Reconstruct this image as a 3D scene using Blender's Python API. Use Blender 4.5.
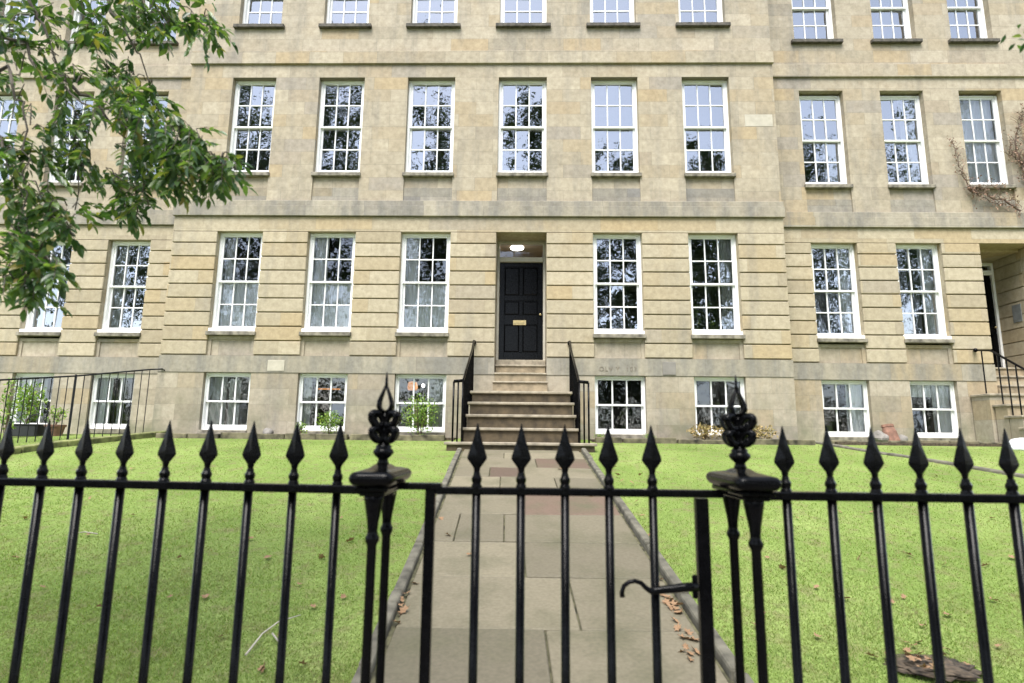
import bpy, bmesh, math, random
import numpy as np
from mathutils import Vector, Matrix
R = math.radians
rnd = random.Random(7)
nr = np.random.default_rng(11)
for o in list(bpy.data.objects): bpy.data.objects.remove(o)
scene = bpy.context.scene
C = scene.collection

# ------------------------------------------------------------ camera
FPX = 580.0
EYE = (0.0, 0.0, 1.55)
AX_R = Vector((0.99976881, 0.01857745, 0.01082597))
AX_U = Vector((-0.00767251, -0.16211586, 0.9867419))
AX_F = Vector((-0.02008621, 0.98659684, 0.16193585))
cd = bpy.data.cameras.new('camera'); cam = bpy.data.objects.new('camera', cd); C.objects.link(cam)
cd.sensor_width = 36; cd.lens = 36 * FPX / 1024; cd.clip_start = 0.05; cd.clip_end = 900
cam.matrix_world = Matrix(((AX_R[0], AX_U[0], -AX_F[0], EYE[0]), (AX_R[1], AX_U[1], -AX_F[1], EYE[1]),
                           (AX_R[2], AX_U[2], -AX_F[2], EYE[2]), (0, 0, 0, 1)))
cd.dof.use_dof = True; cd.dof.focus_distance = 8.0; cd.dof.aperture_fstop = 2.7
scene.camera = cam

# ------------------------------------------------------------ light
SUN_EL, SUN_AZ = R(60), R(196)          # azimuth of the sun, clockwise from +Y
w = bpy.data.worlds.new('World'); scene.world = w; w.use_nodes = True
nt = w.node_tree; nt.nodes.clear()
wo = nt.nodes.new('ShaderNodeOutputWorld'); bg = nt.nodes.new('ShaderNodeBackground')
sky = nt.nodes.new('ShaderNodeTexSky'); sky.sky_type = 'NISHITA'; sky.sun_disc = False
sky.sun_elevation = SUN_EL; sky.sun_rotation = SUN_AZ; sky.air_density = 1.0; sky.dust_density = 0.6; sky.ozone_density = 1.0
hs = nt.nodes.new('ShaderNodeHueSaturation'); hs.inputs['Saturation'].default_value = 0.50; hs.inputs['Value'].default_value = 1.0
nt.links.new(sky.outputs[0], hs.inputs['Color']); nt.links.new(hs.outputs[0], bg.inputs['Color'])
bg.inputs['Strength'].default_value = 0.15; nt.links.new(bg.outputs[0], wo.inputs['Surface'])
ld = bpy.data.lights.new('sun', 'SUN'); ld.energy = 2.5; ld.angle = R(34); ld.color = (1.0, 0.96, 0.9)
sun = bpy.data.objects.new('sun', ld); C.objects.link(sun)
sd = Vector((math.sin(SUN_AZ) * math.cos(SUN_EL), math.cos(SUN_AZ) * math.cos(SUN_EL), math.sin(SUN_EL)))
sun.rotation_euler = sd.to_track_quat('Z', 'Y').to_euler()
scene.view_settings.view_transform = 'Standard'; scene.view_settings.look = 'None'
scene.view_settings.gamma = 1.0; scene.view_settings.use_curve_mapping = False
scene.view_settings.exposure = 1.64
scene.render.engine = 'CYCLES'
scene.cycles.max_bounces = 8; scene.cycles.transparent_max_bounces = 16

# ------------------------------------------------------------ helpers
def at(px, py, Y):
    """where the sight line of a photo point meets the upright plane y = Y"""
    d = AX_F + AX_R * ((px - 512) / FPX) + AX_U * ((341.5 - py) / FPX)
    return Vector(EYE) + d * (Y / d.y)

def gz(x, y):
    """height of the ground: street level, then the garden rising to the house"""
    if y < 0.9: return 0.0
    if y < 2.0:
        t = (y - 0.9) / 1.1; return t * t * 0.15 * 1.0
    if y < 9.6: return -0.15 + 0.15 * y
    if y < 12.0: return 1.29 + (y - 9.6) * 0.09
    return 1.506

WARP = 0.0
def warp(z): return z + WARP*min(1, max(0, (z-3.2)/2.6))
class MB:
    def __init__(s): s.v = []; s.f = []; s.m = []
    def box(s, x0, x1, y0, y1, z0, z1, mi=0):
        n = len(s.v)
        s.v += [(x0,y0,z0),(x1,y0,z0),(x1,y1,z0),(x0,y1,z0),(x0,y0,z1),(x1,y0,z1),(x1,y1,z1),(x0,y1,z1)]
        for q in ((0,3,2,1),(4,5,6,7),(0,1,5,4),(1,2,6,5),(2,3,7,6),(3,0,4,7)):
            s.f.append(tuple(n+i for i in q)); s.m.append(mi)
        return s
    def quad(s, a, b, c, d, mi=0):
        n = len(s.v); s.v += [tuple(a), tuple(b), tuple(c), tuple(d)]; s.f.append((n,n+1,n+2,n+3)); s.m.append(mi); return s
    def tube(s, pts, rads, n=8, cap=True, mi=0, flat=1.0):
        pts = [Vector(p) for p in pts]
        if not isinstance(rads, (list, tuple)): rads = [rads]*len(pts)
        base = len(s.v); up = None
        for i, p in enumerate(pts):
            t = (pts[min(i+1, len(pts)-1)] - pts[max(i-1, 0)])
            if t.length < 1e-9: t = Vector((0,0,1))
            t.normalize()
            if up is None: up = Vector((0,1,0)) if abs(t.y) < .9 else Vector((1,0,0))
            a = t.cross(up)
            if a.length < 1e-6: a = t.cross(Vector((1,0,0)))
            a.normalize(); b = a.cross(t).normalized(); up = b
            for k in range(n):
                an = 2*math.pi*k/n
                s.v.append(tuple(p + (a*math.cos(an) + b*math.sin(an)*flat)*rads[i]))
        for i in range(len(pts)-1):
            for k in range(n):
                k2 = (k+1) % n
                s.f.append((base+i*n+k, base+i*n+k2, base+(i+1)*n+k2, base+(i+1)*n+k)); s.m.append(mi)
        if cap:
            s.f.append(tuple(base+k for k in range(n))[::-1]); s.m.append(mi)
            e = base+(len(pts)-1)*n; s.f.append(tuple(e+k for k in range(n))); s.m.append(mi)
        return s
    def lathe(s, cx, cy, prof, n=16, sx=1, sy=1, rot=0, mi=0):
        base = len(s.v)
        for (r, z) in prof:
            for k in range(n):
                an = 2*math.pi*k/n + rot
                s.v.append((cx + r*math.cos(an)*sx, cy + r*math.sin(an)*sy, z))
        for i in range(len(prof)-1):
            for k in range(n):
                k2 = (k+1) % n
                s.f.append((base+i*n+k, base+i*n+k2, base+(i+1)*n+k2, base+(i+1)*n+k)); s.m.append(mi)
        s.f.append(tuple(base+k for k in range(n))[::-1]); s.m.append(mi)
        e = base+(len(prof)-1)*n; s.f.append(tuple(e+k for k in range(n))); s.m.append(mi)
        return s
    def build(s, name, mats, parent=None, smooth=False, bevel=0, seg=1):
        me = bpy.data.meshes.new(name); me.from_pydata([(v[0], v[1], warp(v[2])) for v in s.v], [], s.f)
        if not isinstance(mats, (list, tuple)): mats = [mats]
        for m in mats: me.materials.append(m)
        if len(mats) > 1: me.polygons.foreach_set('material_index', s.m)
        if smooth: me.polygons.foreach_set('use_smooth', [True]*len(s.f))
        me.update()
        o = bpy.data.objects.new(name, me); C.objects.link(o)
        if parent: o.parent = parent
        if bevel:
            b = o.modifiers.new('bevel', 'BEVEL'); b.width = bevel; b.segments = seg; b.limit_method = 'ANGLE'; b.angle_limit = R(50)
        return o

def tag(o, label=None, cat=None, group=None, kind=None):
    if label: o['label'] = label
    if cat: o['category'] = cat
    if group: o['group'] = group
    if kind: o['kind'] = kind
    return o
def thing(name, label, cat, group=None, loc=(0,0,0)):
    o = bpy.data.objects.new(name, None); C.objects.link(o); o.location = loc; o.empty_display_size = .1
    return tag(o, label, cat, group)
def npmesh(name, V, F, mats, parent=None, mi=None, smooth=False):
    """triangles or quads from arrays"""
    me = bpy.data.meshes.new(name); k = F.shape[1]
    me.vertices.add(len(V)); me.vertices.foreach_set('co', V.astype(np.float32).ravel())
    me.loops.add(F.size); me.loops.foreach_set('vertex_index', F.astype(np.int32).ravel())
    me.polygons.add(len(F)); me.polygons.foreach_set('loop_start', np.arange(0, F.size, k, dtype=np.int32))
    if not isinstance(mats, (list, tuple)): mats = [mats]
    for m in mats: me.materials.append(m)
    if mi is not None: me.polygons.foreach_set('material_index', mi.astype(np.int32))
    if smooth: me.polygons.foreach_set('use_smooth', np.ones(len(F), bool))
    me.update(calc_edges=True); me.validate()
    o = bpy.data.objects.new(name, me); C.objects.link(o)
    if parent: o.parent = parent
    return o

# ------------------------------------------------------------ materials
def mat(name):
    m = bpy.data.materials.new(name); m.use_nodes = True; t = m.node_tree; t.nodes.clear()
    out = t.nodes.new('ShaderNodeOutputMaterial'); b = t.nodes.new('ShaderNodeBsdfPrincipled')
    t.links.new(b.outputs[0], out.inputs['Surface']); return m, t, b, out
def N(t, typ, **kw):
    n = t.nodes.new(typ)
    for k, v in kw.items():
        if hasattr(n, k): setattr(n, k, v)
        else: n.inputs[k].default_value = v
    return n
def ramp(t, stops, fac):
    r = t.nodes.new('ShaderNodeValToRGB'); e = r.color_ramp.elements
    while len(e) < len(stops): e.new(.5)
    for i, (p, c) in enumerate(stops):
        e[i].position = p; e[i].color = (*c, 1) if len(c) == 3 else c
    t.links.new(fac, r.inputs[0]); return r
def mixc(t, a, b, f, mode='MIX'):
    m = t.nodes.new('ShaderNodeMix'); m.data_type = 'RGBA'; m.blend_type = mode
    for s, v in ((m.inputs[0], f), (m.inputs[6], a), (m.inputs[7], b)):
        if isinstance(v, (int, float)): s.default_value = v
        elif isinstance(v, tuple): s.default_value = (*v, 1)
        else: t.links.new(v, s)
    return m.outputs[2]
def bump(t, b, h, strength=.3, dist=.01):
    n = N(t, 'ShaderNodeBump'); n.inputs['Strength'].default_value = strength; n.inputs['Distance'].default_value = dist
    t.links.new(h, n.inputs['Height']); t.links.new(n.outputs[0], b.inputs['Normal'])
def plain(name, col, rough=.6, var=.12, scale=6, metal=0, bmp=.1, spec=.5):
    m, t, b, _ = mat(name)
    g = N(t, 'ShaderNodeTexCoord'); n = N(t, 'ShaderNodeTexNoise'); n.inputs['Scale'].default_value = scale; n.inputs['Detail'].default_value = 6
    t.links.new(g.outputs['Object'], n.inputs['Vector'])
    lo = tuple(c*(1-var*1.6) for c in col); hi = tuple(min(1, c*(1+var)) for c in col)
    r = ramp(t, [(.3, lo), (.7, hi)], n.outputs[0]); t.links.new(r.outputs[0], b.inputs['Base Color'])
    b.inputs['Roughness'].default_value = rough; b.inputs['Metallic'].default_value = metal; b.inputs['Specular IOR Level'].default_value = spec
    if bmp: bump(t, b, n.outputs[0], bmp, .005)
    return m

def stone(name, c1, c2, grey=(.20,.19,.17), greylo=.56, greyhi=.80, mortar=.003, zoff=3.189, rowh=.3085, bw=.86, joints=True, wet=0.0):
    """ashlar: per-block tone, faint joints, grey weathering and streaks"""
    m, t, b, _ = mat(name)
    g = N(t, 'ShaderNodeNewGeometry'); s = N(t, 'ShaderNodeSeparateXYZ'); t.links.new(g.outputs['Position'], s.inputs[0])
    ax = N(t, 'ShaderNodeMath', operation='ADD'); t.links.new(s.outputs[0], ax.inputs[0]); t.links.new(s.outputs[1], ax.inputs[1])
    az = N(t, 'ShaderNodeMath', operation='SUBTRACT'); t.links.new(s.outputs[2], az.inputs[0]); az.inputs[1].default_value = zoff - 20*rowh
    cv = N(t, 'ShaderNodeCombineXYZ'); t.links.new(ax.outputs[0], cv.inputs[0]); t.links.new(az.outputs[0], cv.inputs[1])
    br = N(t, 'ShaderNodeTexBrick'); br.offset = .5; br.squash = 1
    br.inputs['Scale'].default_value = 1; br.inputs['Mortar Size'].default_value = mortar; br.inputs['Mortar Smooth'].default_value = .6
    br.inputs['Brick Width'].default_value = bw; br.inputs['Row Height'].default_value = rowh; br.inputs['Bias'].default_value = 0
    br.inputs['Color1'].default_value = (0,0,0,1); br.inputs['Color2'].default_value = (1,1,1,1); br.inputs['Mortar'].default_value = (.5,.5,.5,1)
    t.links.new(cv.outputs[0], br.inputs['Vector'])
    def noise(scale, detail=5, vec=None, rough=.55, dist=0):
        n = N(t, 'ShaderNodeTexNoise'); n.inputs['Scale'].default_value = scale; n.inputs['Detail'].default_value = detail
        n.inputs['Roughness'].default_value = rough; n.inputs['Distortion'].default_value = dist
        t.links.new(vec or g.outputs['Position'], n.inputs['Vector']); return n
    blk = ramp(t, [(0, c1), (.12, (c1[0]*.97, c1[1]*1.0, c1[2]*1.12)), (.2, (c2[0]*1.02, c2[1]*.93, c2[2]*.78)), (.4, tuple((a+b_)/2 for a, b_ in zip(c1, c2))), (.7, c2), (1, tuple(min(1, a*1.10) for a in c2))], br.outputs[0])
    n1 = noise(1.1, 6); col = mixc(t, blk.outputs[0], (c1[0]*1.02, c1[1]*.90, c1[2]*.72), ramp(t, [(.55, (0,0,0)), (.78, (.35,.35,.35))], n1.outputs[0]).outputs[0])
    mp = N(t, 'ShaderNodeMapping'); mp.inputs['Scale'].default_value = (2.6, 2.6, .42); t.links.new(g.outputs['Position'], mp.inputs[0])
    n2 = noise(1.0, 8, mp.outputs[0], .62)
    col = mixc(t, col, grey, ramp(t, [(greylo, (0,0,0)), (greyhi, (.75,.75,.75))], n2.outputs[0]).outputs[0])
    n3 = noise(9, 8, None, .7)
    col = mixc(t, col, ramp(t, [(.25, (.70,.68,.64)), (.65, (1.08,1.07,1.05))], n3.outputs[0]).outputs[0], 1.0, 'MULTIPLY')
    if joints:
        col = mixc(t, col, tuple(c*.55 for c in c1), ramp(t, [(.0, (0,0,0)), (.6, (.85,.85,.85))], br.outputs[1]).outputs[0])
    if wet:   # green-black staining low on the wall
        zr = N(t, 'ShaderNodeMapRange'); t.links.new(s.outputs[2], zr.inputs[0]); zr.inputs[1].default_value = 2.7; zr.inputs[2].default_value = 1.4
        n4 = noise(2.2, 6); mu = N(t, 'ShaderNodeMath', operation='MULTIPLY'); t.links.new(zr.outputs[0], mu.inputs[0])
        rr = ramp(t, [(.42, (0,0,0)), (.68, (1,1,1))], n4.outputs[0]); t.links.new(rr.outputs[0], mu.inputs[1])
        mu2 = N(t, 'ShaderNodeMath', operation='MULTIPLY'); t.links.new(mu.outputs[0], mu2.inputs[0]); mu2.inputs[1].default_value = wet
        col = mixc(t, col, (.15,.155,.10), mu2.outputs[0])
    t.links.new(col, b.inputs['Base Color']); b.inputs['Roughness'].default_value = .88; b.inputs['Specular IOR Level'].default_value = .25
    bn = N(t, 'ShaderNodeMath', operation='SUBTRACT'); t.links.new(n3.outputs[0], bn.inputs[0]); t.links.new(br.outputs[1], bn.inputs[1])
    bump(t, b, bn.outputs[0], .35, .006)
    return m

M = {}
SC1, SC2 = (.325,.285,.216), (.37,.326,.256)
M['ashlar'] = stone('ashlar_stone', SC1, SC2, greylo=.50, greyhi=.78)
M['rustic'] = stone('rusticated_stone', (.34,.29,.203), (.385,.336,.248), bw=1.24, mortar=.002, greylo=.54, greyhi=.86)
M['upper'] = stone('upper_ashlar_stone', (.32,.278,.21), (.37,.325,.25), zoff=6.58, rowh=.303, bw=.78, greylo=.48, greyhi=.80)
M['band'] = stone('weathered_band_stone', (.275,.248,.195), (.33,.30,.24), zoff=6.25, rowh=.5, bw=1.3, grey=(.17,.165,.155), greylo=.42, greyhi=.62)
M['greyapron'] = stone('sooty_grey_stone', (.225,.21,.18), (.275,.255,.215), zoff=6.25, rowh=.5, bw=1.3, grey=(.17,.165,.155), greylo=.45, greyhi=.7)
M['plinth'] = stone('plinth_stone', (.30,.26,.195), (.355,.315,.25), zoff=2.82, rowh=.335, bw=.95, mortar=.0025, greylo=.50, greyhi=.76, wet=.95)
M['plinthband'] = stone('plinth_band_stone', (.27,.245,.19), (.33,.30,.24), zoff=2.82, rowh=.5, bw=1.5, grey=(.19,.185,.17), greylo=.40, greyhi=.62)
M['sill'] = plain('sooty_sill_stone', (.085,.075,.06), .85, .4, 12)
M['sillp'] = plain('weathered_sill_stone', (.20,.18,.14), .85, .4, 9)
M['tread'] = plain('worn_tread_stone', (.29,.25,.185), .75, .25, 9)
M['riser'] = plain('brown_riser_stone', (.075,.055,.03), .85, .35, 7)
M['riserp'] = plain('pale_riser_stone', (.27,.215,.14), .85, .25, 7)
M['cheek'] = stone('cheek_stone', (.33,.29,.22), (.38,.34,.27), rowh=.4, wet=.3)
M['white'] = plain('white_gloss_paint', (.80,.80,.79), .38, .04, 5, bmp=.03)
M['black'] = plain('black_gloss_paint', (.003,.003,.0035), .17, .3, 45, bmp=.12, spec=.11)
M['blackm'] = plain('black_railing_paint', (.006,.0065,.008), .35, .3, 20, bmp=.1, spec=.3)
M['cream'] = plain('stone_coloured_paint', (.46,.43,.36), .5, .08, 5)
M['brass'] = plain('worn_brass', (.55,.43,.22), .35, .15, 20, metal=.9)
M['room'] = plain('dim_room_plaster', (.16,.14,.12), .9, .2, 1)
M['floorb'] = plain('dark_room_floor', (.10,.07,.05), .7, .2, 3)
M['hall'] = plain('hall_brown_plaster', (.46,.37,.26), .9, .1, 1)
M['slate'] = plain('roof_slate', (.09,.095,.105), .6, .3, 8)
M['bark'] = plain('tree_bark', (.10,.085,.065), .9, .4, 14, bmp=.6)
M['soil'] = plain('dark_soil', (.075,.055,.036), .95, .6, 26, bmp=.8)
M['kerb'] = plain('kerb_stone', (.13,.12,.09), .9, .35, 9, bmp=.5)
M['mosskerb'] = plain('mossy_stone', (.16,.17,.06), .95, .5, 6, bmp=.6)
M['mosskerb2'] = plain('mossy_bed_stone', (.13,.115,.07), .95, .55, 5, bmp=.6)
M['terracotta'] = plain('terracotta', (.21,.11,.075), .85, .3, 9)
M['planter'] = plain('dark_plastic', (.02,.02,.022), .45, .2, 9)
M['plaque'] = plain('grey_metal_plaque', (.17,.18,.18), .4, .15, 9)
M['vent'] = plain('grey_cast_vent', (.20,.185,.165), .8, .15, 4)
M['palestone'] = plain('pale_new_stone', (.42,.385,.31), .85, .1, 7)
M['asphalt'] = plain('asphalt', (.05,.05,.052), .9, .3, 30)
M['flag'] = plain('street_flagstone', (.24,.22,.19), .85, .25, 3)
M['paint_line'] = plain('road_line_paint', (.7,.7,.66), .6, .1, 9)
M['whiteplastic'] = plain('white_plastic', (.78,.80,.82), .35, .04, 5)
M['carve'] = plain('worn_carving', (.21,.18,.14), .9, .3, 30)

# glass: see-through with a reflection, slightly wavy old panes
def glass(name, fac, wav=.25):
    m, t, b, out = mat(name); t.nodes.remove(b)
    tr = N(t, 'ShaderNodeBsdfTransparent'); tr.inputs[0].default_value = (.90,.92,.92,1)
    gl = N(t, 'ShaderNodeBsdfGlossy'); gl.inputs['Roughness'].default_value = 0.0; gl.inputs['Color'].default_value = (.90,.93,1,1)
    g = N(t, 'ShaderNodeNewGeometry'); n = N(t, 'ShaderNodeTexNoise'); n.inputs['Scale'].default_value = 3.2; n.inputs['Detail'].default_value = 2
    t.links.new(g.outputs['Position'], n.inputs['Vector'])
    bp = N(t, 'ShaderNodeBump'); bp.inputs['Strength'].default_value = wav; bp.inputs['Distance'].default_value = .02
    t.links.new(n.outputs[0], bp.inputs['Height']); t.links.new(bp.outputs[0], gl.inputs['Normal'])
    fr = N(t, 'ShaderNodeFresnel'); fr.inputs[0].default_value = 1.5
    ad = N(t, 'ShaderNodeMath', operation='ADD'); t.links.new(fr.outputs[0], ad.inputs[0]); ad.inputs[1].default_value = fac
    mx = N(t, 'ShaderNodeMixShader'); t.links.new(ad.outputs[0], mx.inputs[0]); t.links.new(tr.outputs[0], mx.inputs[1]); t.links.new(gl.outputs[0], mx.inputs[2])
    t.links.new(mx.outputs[0], out.inputs['Surface']); return m
M['glass'] = glass('old_window_glass', .27, .14)
M['glassmid'] = glass('curtained_window_glass', .07, .10)
M['glasslow'] = glass('basement_glass', .05)

def fabric(name, col, trans=.4):
    m, t, b, out = mat(name)
    b.inputs['Base Color'].default_value = (*col, 1); b.inputs['Roughness'].default_value = .9
    tl = N(t, 'ShaderNodeBsdfTranslucent'); tl.inputs[0].default_value = (*col, 1)
    mx = N(t, 'ShaderNodeMixShader'); mx.inputs[0].default_value = trans
    t.links.new(b.outputs[0], mx.inputs[1]); t.links.new(tl.outputs[0], mx.inputs[2]); t.links.new(mx.outputs[0], out.inputs['Surface'])
    return m
M['net'] = fabric('white_net_curtain', (.90,.90,.92), .04)
M['sheer'] = fabric('grey_sheer_curtain', (.62,.62,.60), .15)
M['lilac'] = fabric('mauve_blind', (.40,.38,.45))

def leafmat(name, stops, rough=.45, trans=.3, spec=.5):
    m, t, b, out = mat(name)
    g = N(t, 'ShaderNodeNewGeometry')
    r = ramp(t, stops, g.outputs['Random Per Island'])
    t.links.new(r.outputs[0], b.inputs['Base Color']); b.inputs['Roughness'].default_value = rough; b.inputs['Specular IOR Level'].default_value = spec
    tl = N(t, 'ShaderNodeBsdfTranslucent')
    c2 = mixc(t, r.outputs[0], (1.3, 1.5, .5), 1.0, 'MULTIPLY'); t.links.new(c2, tl.inputs[0])
    mx = N(t, 'ShaderNodeMixShader'); mx.inputs[0].default_value = trans
    t.links.new(b.outputs[0], mx.inputs[1]); t.links.new(tl.outputs[0], mx.inputs[2]); t.links.new(mx.outputs[0], out.inputs['Surface'])
    return m
M['leaf'] = leafmat('tree_leaf', [(0, (.025,.06,.022)), (.3, (.052,.105,.036)), (.65, (.10,.17,.058)), (.92, (.18,.25,.075)), (1, (.25,.20,.07))], rough=.32, trans=.45)
M['farleaf'] = leafmat('street_tree_leaf', [(0, (.02,.04,.012)), (.6, (.04,.07,.02)), (1, (.08,.10,.03))], rough=.6, trans=.15)
M['bushleaf'] = leafmat('shrub_leaf', [(0, (.08,.16,.03)), (.6, (.17,.28,.05)), (1, (.34,.42,.09))], rough=.6)
M['dryleaf'] = leafmat('dry_plant_leaf', [(0, (.15,.11,.04)), (.5, (.27,.22,.08)), (1, (.36,.25,.11))], rough=.8, trans=.1)
M['vineleaf'] = leafmat('dead_vine_leaf', [(0, (.14,.085,.06)), (.5, (.24,.15,.10)), (1, (.36,.22,.15))], rough=.8, trans=.05)
M['vinewood'] = plain('vine_wood', (.15,.10,.075), .9, .3, 20)
def blademat():
    m = leafmat('grass_blade', [(0, (.15,.215,.058)), (.35, (.19,.262,.07)), (.8, (.245,.315,.092)), (.92, (.30,.27,.14)), (1, (.34,.28,.17))], rough=.6, trans=.4, spec=.2)
    t = m.node_tree; b = [n for n in t.nodes if n.type == 'BSDF_PRINCIPLED'][0]; src = b.inputs['Base Color'].links[0].from_socket
    g = N(t, 'ShaderNodeNewGeometry')
    def noise(s_, d=4):
        n = N(t, 'ShaderNodeTexNoise'); n.inputs['Scale'].default_value = s_; n.inputs['Detail'].default_value = d
        t.links.new(g.outputs['Position'], n.inputs['Vector']); return n.outputs[0]
    c = mixc(t, src, (.25,.21,.115), ramp(t, [(.52, (0,0,0)), (.66, (.85,.85,.85))], noise(3.1)).outputs[0])      # thin, dry patches
    c = mixc(t, c, (.13,.20,.065), ramp(t, [(.55, (0,0,0)), (.66, (.6,.6,.6))], noise(5.3)).outputs[0])            # darker clover
    c = mixc(t, c, (.27,.31,.105), ramp(t, [(.52, (0,0,0)), (.7, (.7,.7,.7))], noise(1.3)).outputs[0])             # yellow moss
    t.links.new(c, b.inputs['Base Color']); return m
M['blade'] = blademat()
M['brownleaf'] = leafmat('fallen_leaf', [(0, (.13,.06,.035)), (.5, (.24,.135,.07)), (1, (.36,.26,.14))], rough=.7, trans=.05)
def lit(name, col, s):
    m, t, b, _ = mat(name); b.inputs['Base Color'].default_value = (*col, 1)
    b.inputs['Emission Color'].default_value = (*col, 1); b.inputs['Emission Strength'].default_value = s; return m
M['lamp'] = lit('lit_opal_lamp', (1, .96, .88), 7.0)
M['warm'] = lit('lit_amber_shade', (1, .42, .14), .22)

def turf():
    m, t, b, _ = mat('lawn_turf'); g = N(t, 'ShaderNodeNewGeometry')
    def noise(s, d=6):
        n = N(t, 'ShaderNodeTexNoise'); n.inputs['Scale'].default_value = s; n.inputs['Detail'].default_value = d
        t.links.new(g.outputs['Position'], n.inputs['Vector']); return n
    a = noise(.8); c = noise(60, 4); e = noise(7)
    col = ramp(t, [(.3, (.135,.20,.05)), (.5, (.185,.255,.07)), (.72, (.24,.305,.10))], a.outputs[0]).outputs[0]
    col = mixc(t, col, (.19,.165,.09), ramp(t, [(.50, (0,0,0)), (.72, (.7,.7,.7))], e.outputs[0]).outputs[0])
    col = mixc(t, col, ramp(t, [(.3, (.6,.6,.55)), (.7, (1.15,1.15,1.1))], c.outputs[0]).outputs[0], 1.0, 'MULTIPLY')
    t.links.new(col, b.inputs['Base Color']); b.inputs['Roughness'].default_value = .95; b.inputs['Specular IOR Level'].default_value = .1
    bump(t, b, c.outputs[0], .3, .01); return m
M['turf'] = turf()
def slabmat(name, col):
    m, t, b, _ = mat(name); g = N(t, 'ShaderNodeNewGeometry')
    def noise(s, d=6):
        n = N(t, 'ShaderNodeTexNoise'); n.inputs['Scale'].default_value = s; n.inputs['Detail'].default_value = d
        t.links.new(g.outputs['Position'], n.inputs['Vector']); return n
    a = noise(2.4); c = noise(40, 8)
    r = ramp(t, [(0, tuple(x*.74 for x in col)), (1, tuple(x*1.2 for x in col))], g.outputs['Random Per Island']).outputs[0]
    r = mixc(t, r, (.095,.09,.05), ramp(t, [(.46, (0,0,0)), (.72, (.85,.85,.85))], a.outputs[0]).outputs[0])
    r = mixc(t, r, ramp(t, [(.3, (.8,.8,.78)), (.7, (1.08,1.08,1.08))], c.outputs[0]).outputs[0], 1.0, 'MULTIPLY')
    t.links.new(r, b.inputs['Base Color']); b.inputs['Roughness'].default_value = .72
    bump(t, b, c.outputs[0], .3, .005); return m
M['slab'] = slabmat('path_flagstone', (.168,.146,.098))
M['joint'] = plain('mossy_joint', (.105,.10,.055), .95, .5, 12)
M['redslab'] = slabmat('reddish_flagstone', (.125,.085,.06))

# ------------------------------------------------------------ ground and street
def sheet(name, xs, ys, m, dz=0.0, kind='structure'):
    V = np.array([(x, y, gz(x, y)+dz) for y in ys for x in xs]); nx = len(xs)
    F = np.array([(j*nx+i, j*nx+i+1, (j+1)*nx+i+1, (j+1)*nx+i) for j in range(len(ys)-1) for i in range(nx-1)])
    return tag(npmesh(name, V, F, m), kind=kind)
ysg = [-400, -60, -11.5] + [-11, -2.2, .9] + [.9+.11*i for i in range(1, 11)] + [3, 5, 7, 9, 9.6, 10.5, 12, 30, 80, 400]
sheet('lawn_ground', [-400, -60, -20, -8, 0, 8, 20, 60, 400], sorted(set(ysg)), M['turf'])
sheet('street_pavement', [-80, 80], [-2.2, 0.9, 1.3], M['flag'], .004)
sheet('far_pavement', [-80, 80], [-12, -9.6], M['flag'], .05)
sheet('road', [-80, 80], [-9.5, -2.3], M['asphalt'], .004)
b = MB(); b.box(-80, 80, -2.34, -2.2, -.1, .03); b.box(-80, 80, -9.62, -9.48, -.1, .10); tag(b.build('street_kerb', M['kerb']), kind='structure')
b = MB()
for i in range(-20, 20): b.box(i*4, i*4+2, -5.95, -5.83, .006, .008)
tag(b.build('road_line', M['paint_line']), kind='structure')

# garden path of flagstones
def pxl(y): return -1.04 + (y-3.1)*-.023 + .205 - .0   # left edge
def pxl(y): return -.640 - .0362*y
def pxr(y): return 1.115 - .0175*y
b = MB()
rows = [1.3, 2.05, 2.75, at(560, 635, 3.9).y]
def yrow(py):                         # where a joint seen at this height lies on the rising path
    lo, hi = 2.0, 9.7
    for _ in range(40):
        mid = (lo+hi)/2
        if at(540, py, mid).z > gz(0, mid) : lo = mid
        else: hi = mid
    return lo
ys_ = [1.3, 2.0, 2.7] + [yrow(p) for p in (635, 582, 546, 518, 495, 480, 470, 461, 455)] + [9.74]
reds = {6: 1, 8: .5, 9: 1}
splits = [[.4], [.6], [.5], [.62], [.45], [.12, .36], [.44], [.33, .7], [.25, .5], [.6], [.35], [.5]]
for i in range(len(ys_)-1):
    y0, y1 = ys_[i]+.008, ys_[i+1]-.008
    cuts = [0] + splits[i % len(splits)] + [1]
    for j in range(len(cuts)-1):
        mi = 1 if (i in (6, 9) and j >= 1) or (i == 8 and j == 1) else 0
        q = []
        for (yy, c) in ((y0, cuts[j]), (y0, cuts[j+1]), (y1, cuts[j+1]), (y1, cuts[j])):
            xa, xb = pxl(yy)+.02, pxr(yy)-.02
            g_ = .006 if c == cuts[j] else -.006
            q.append((xa+(xb-xa)*c+g_, yy, gz(0, yy)+.035+rnd.uniform(-.006, .006)))
        n = len(b.v); b.v += q + [(p[0], p[1], p[2]-.06) for p in q]
        for f in ((0,1,2,3),(4,7,6,5),(0,4,5,1),(1,5,6,2),(2,6,7,3),(3,7,4,0)): b.f.append(tuple(n+k for k in f)); b.m.append(mi)
tag(b.build('garden_path', [M['slab'], M['redslab']], bevel=.006), kind='structure')
ysp = [1.3+.4*i for i in range(21)]+[9.7]
V = []; 
for y in ysp: V += [(pxl(y)-.02, y, gz(0,y)+.012), (pxr(y)+.02, y, gz(0,y)+.012)]
tag(npmesh('path_bedding', np.array(V), np.array([(2*i,2*i+1,2*i+3,2*i+2) for i in range(len(ysp)-1)]), M['joint']), kind='structure')

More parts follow.
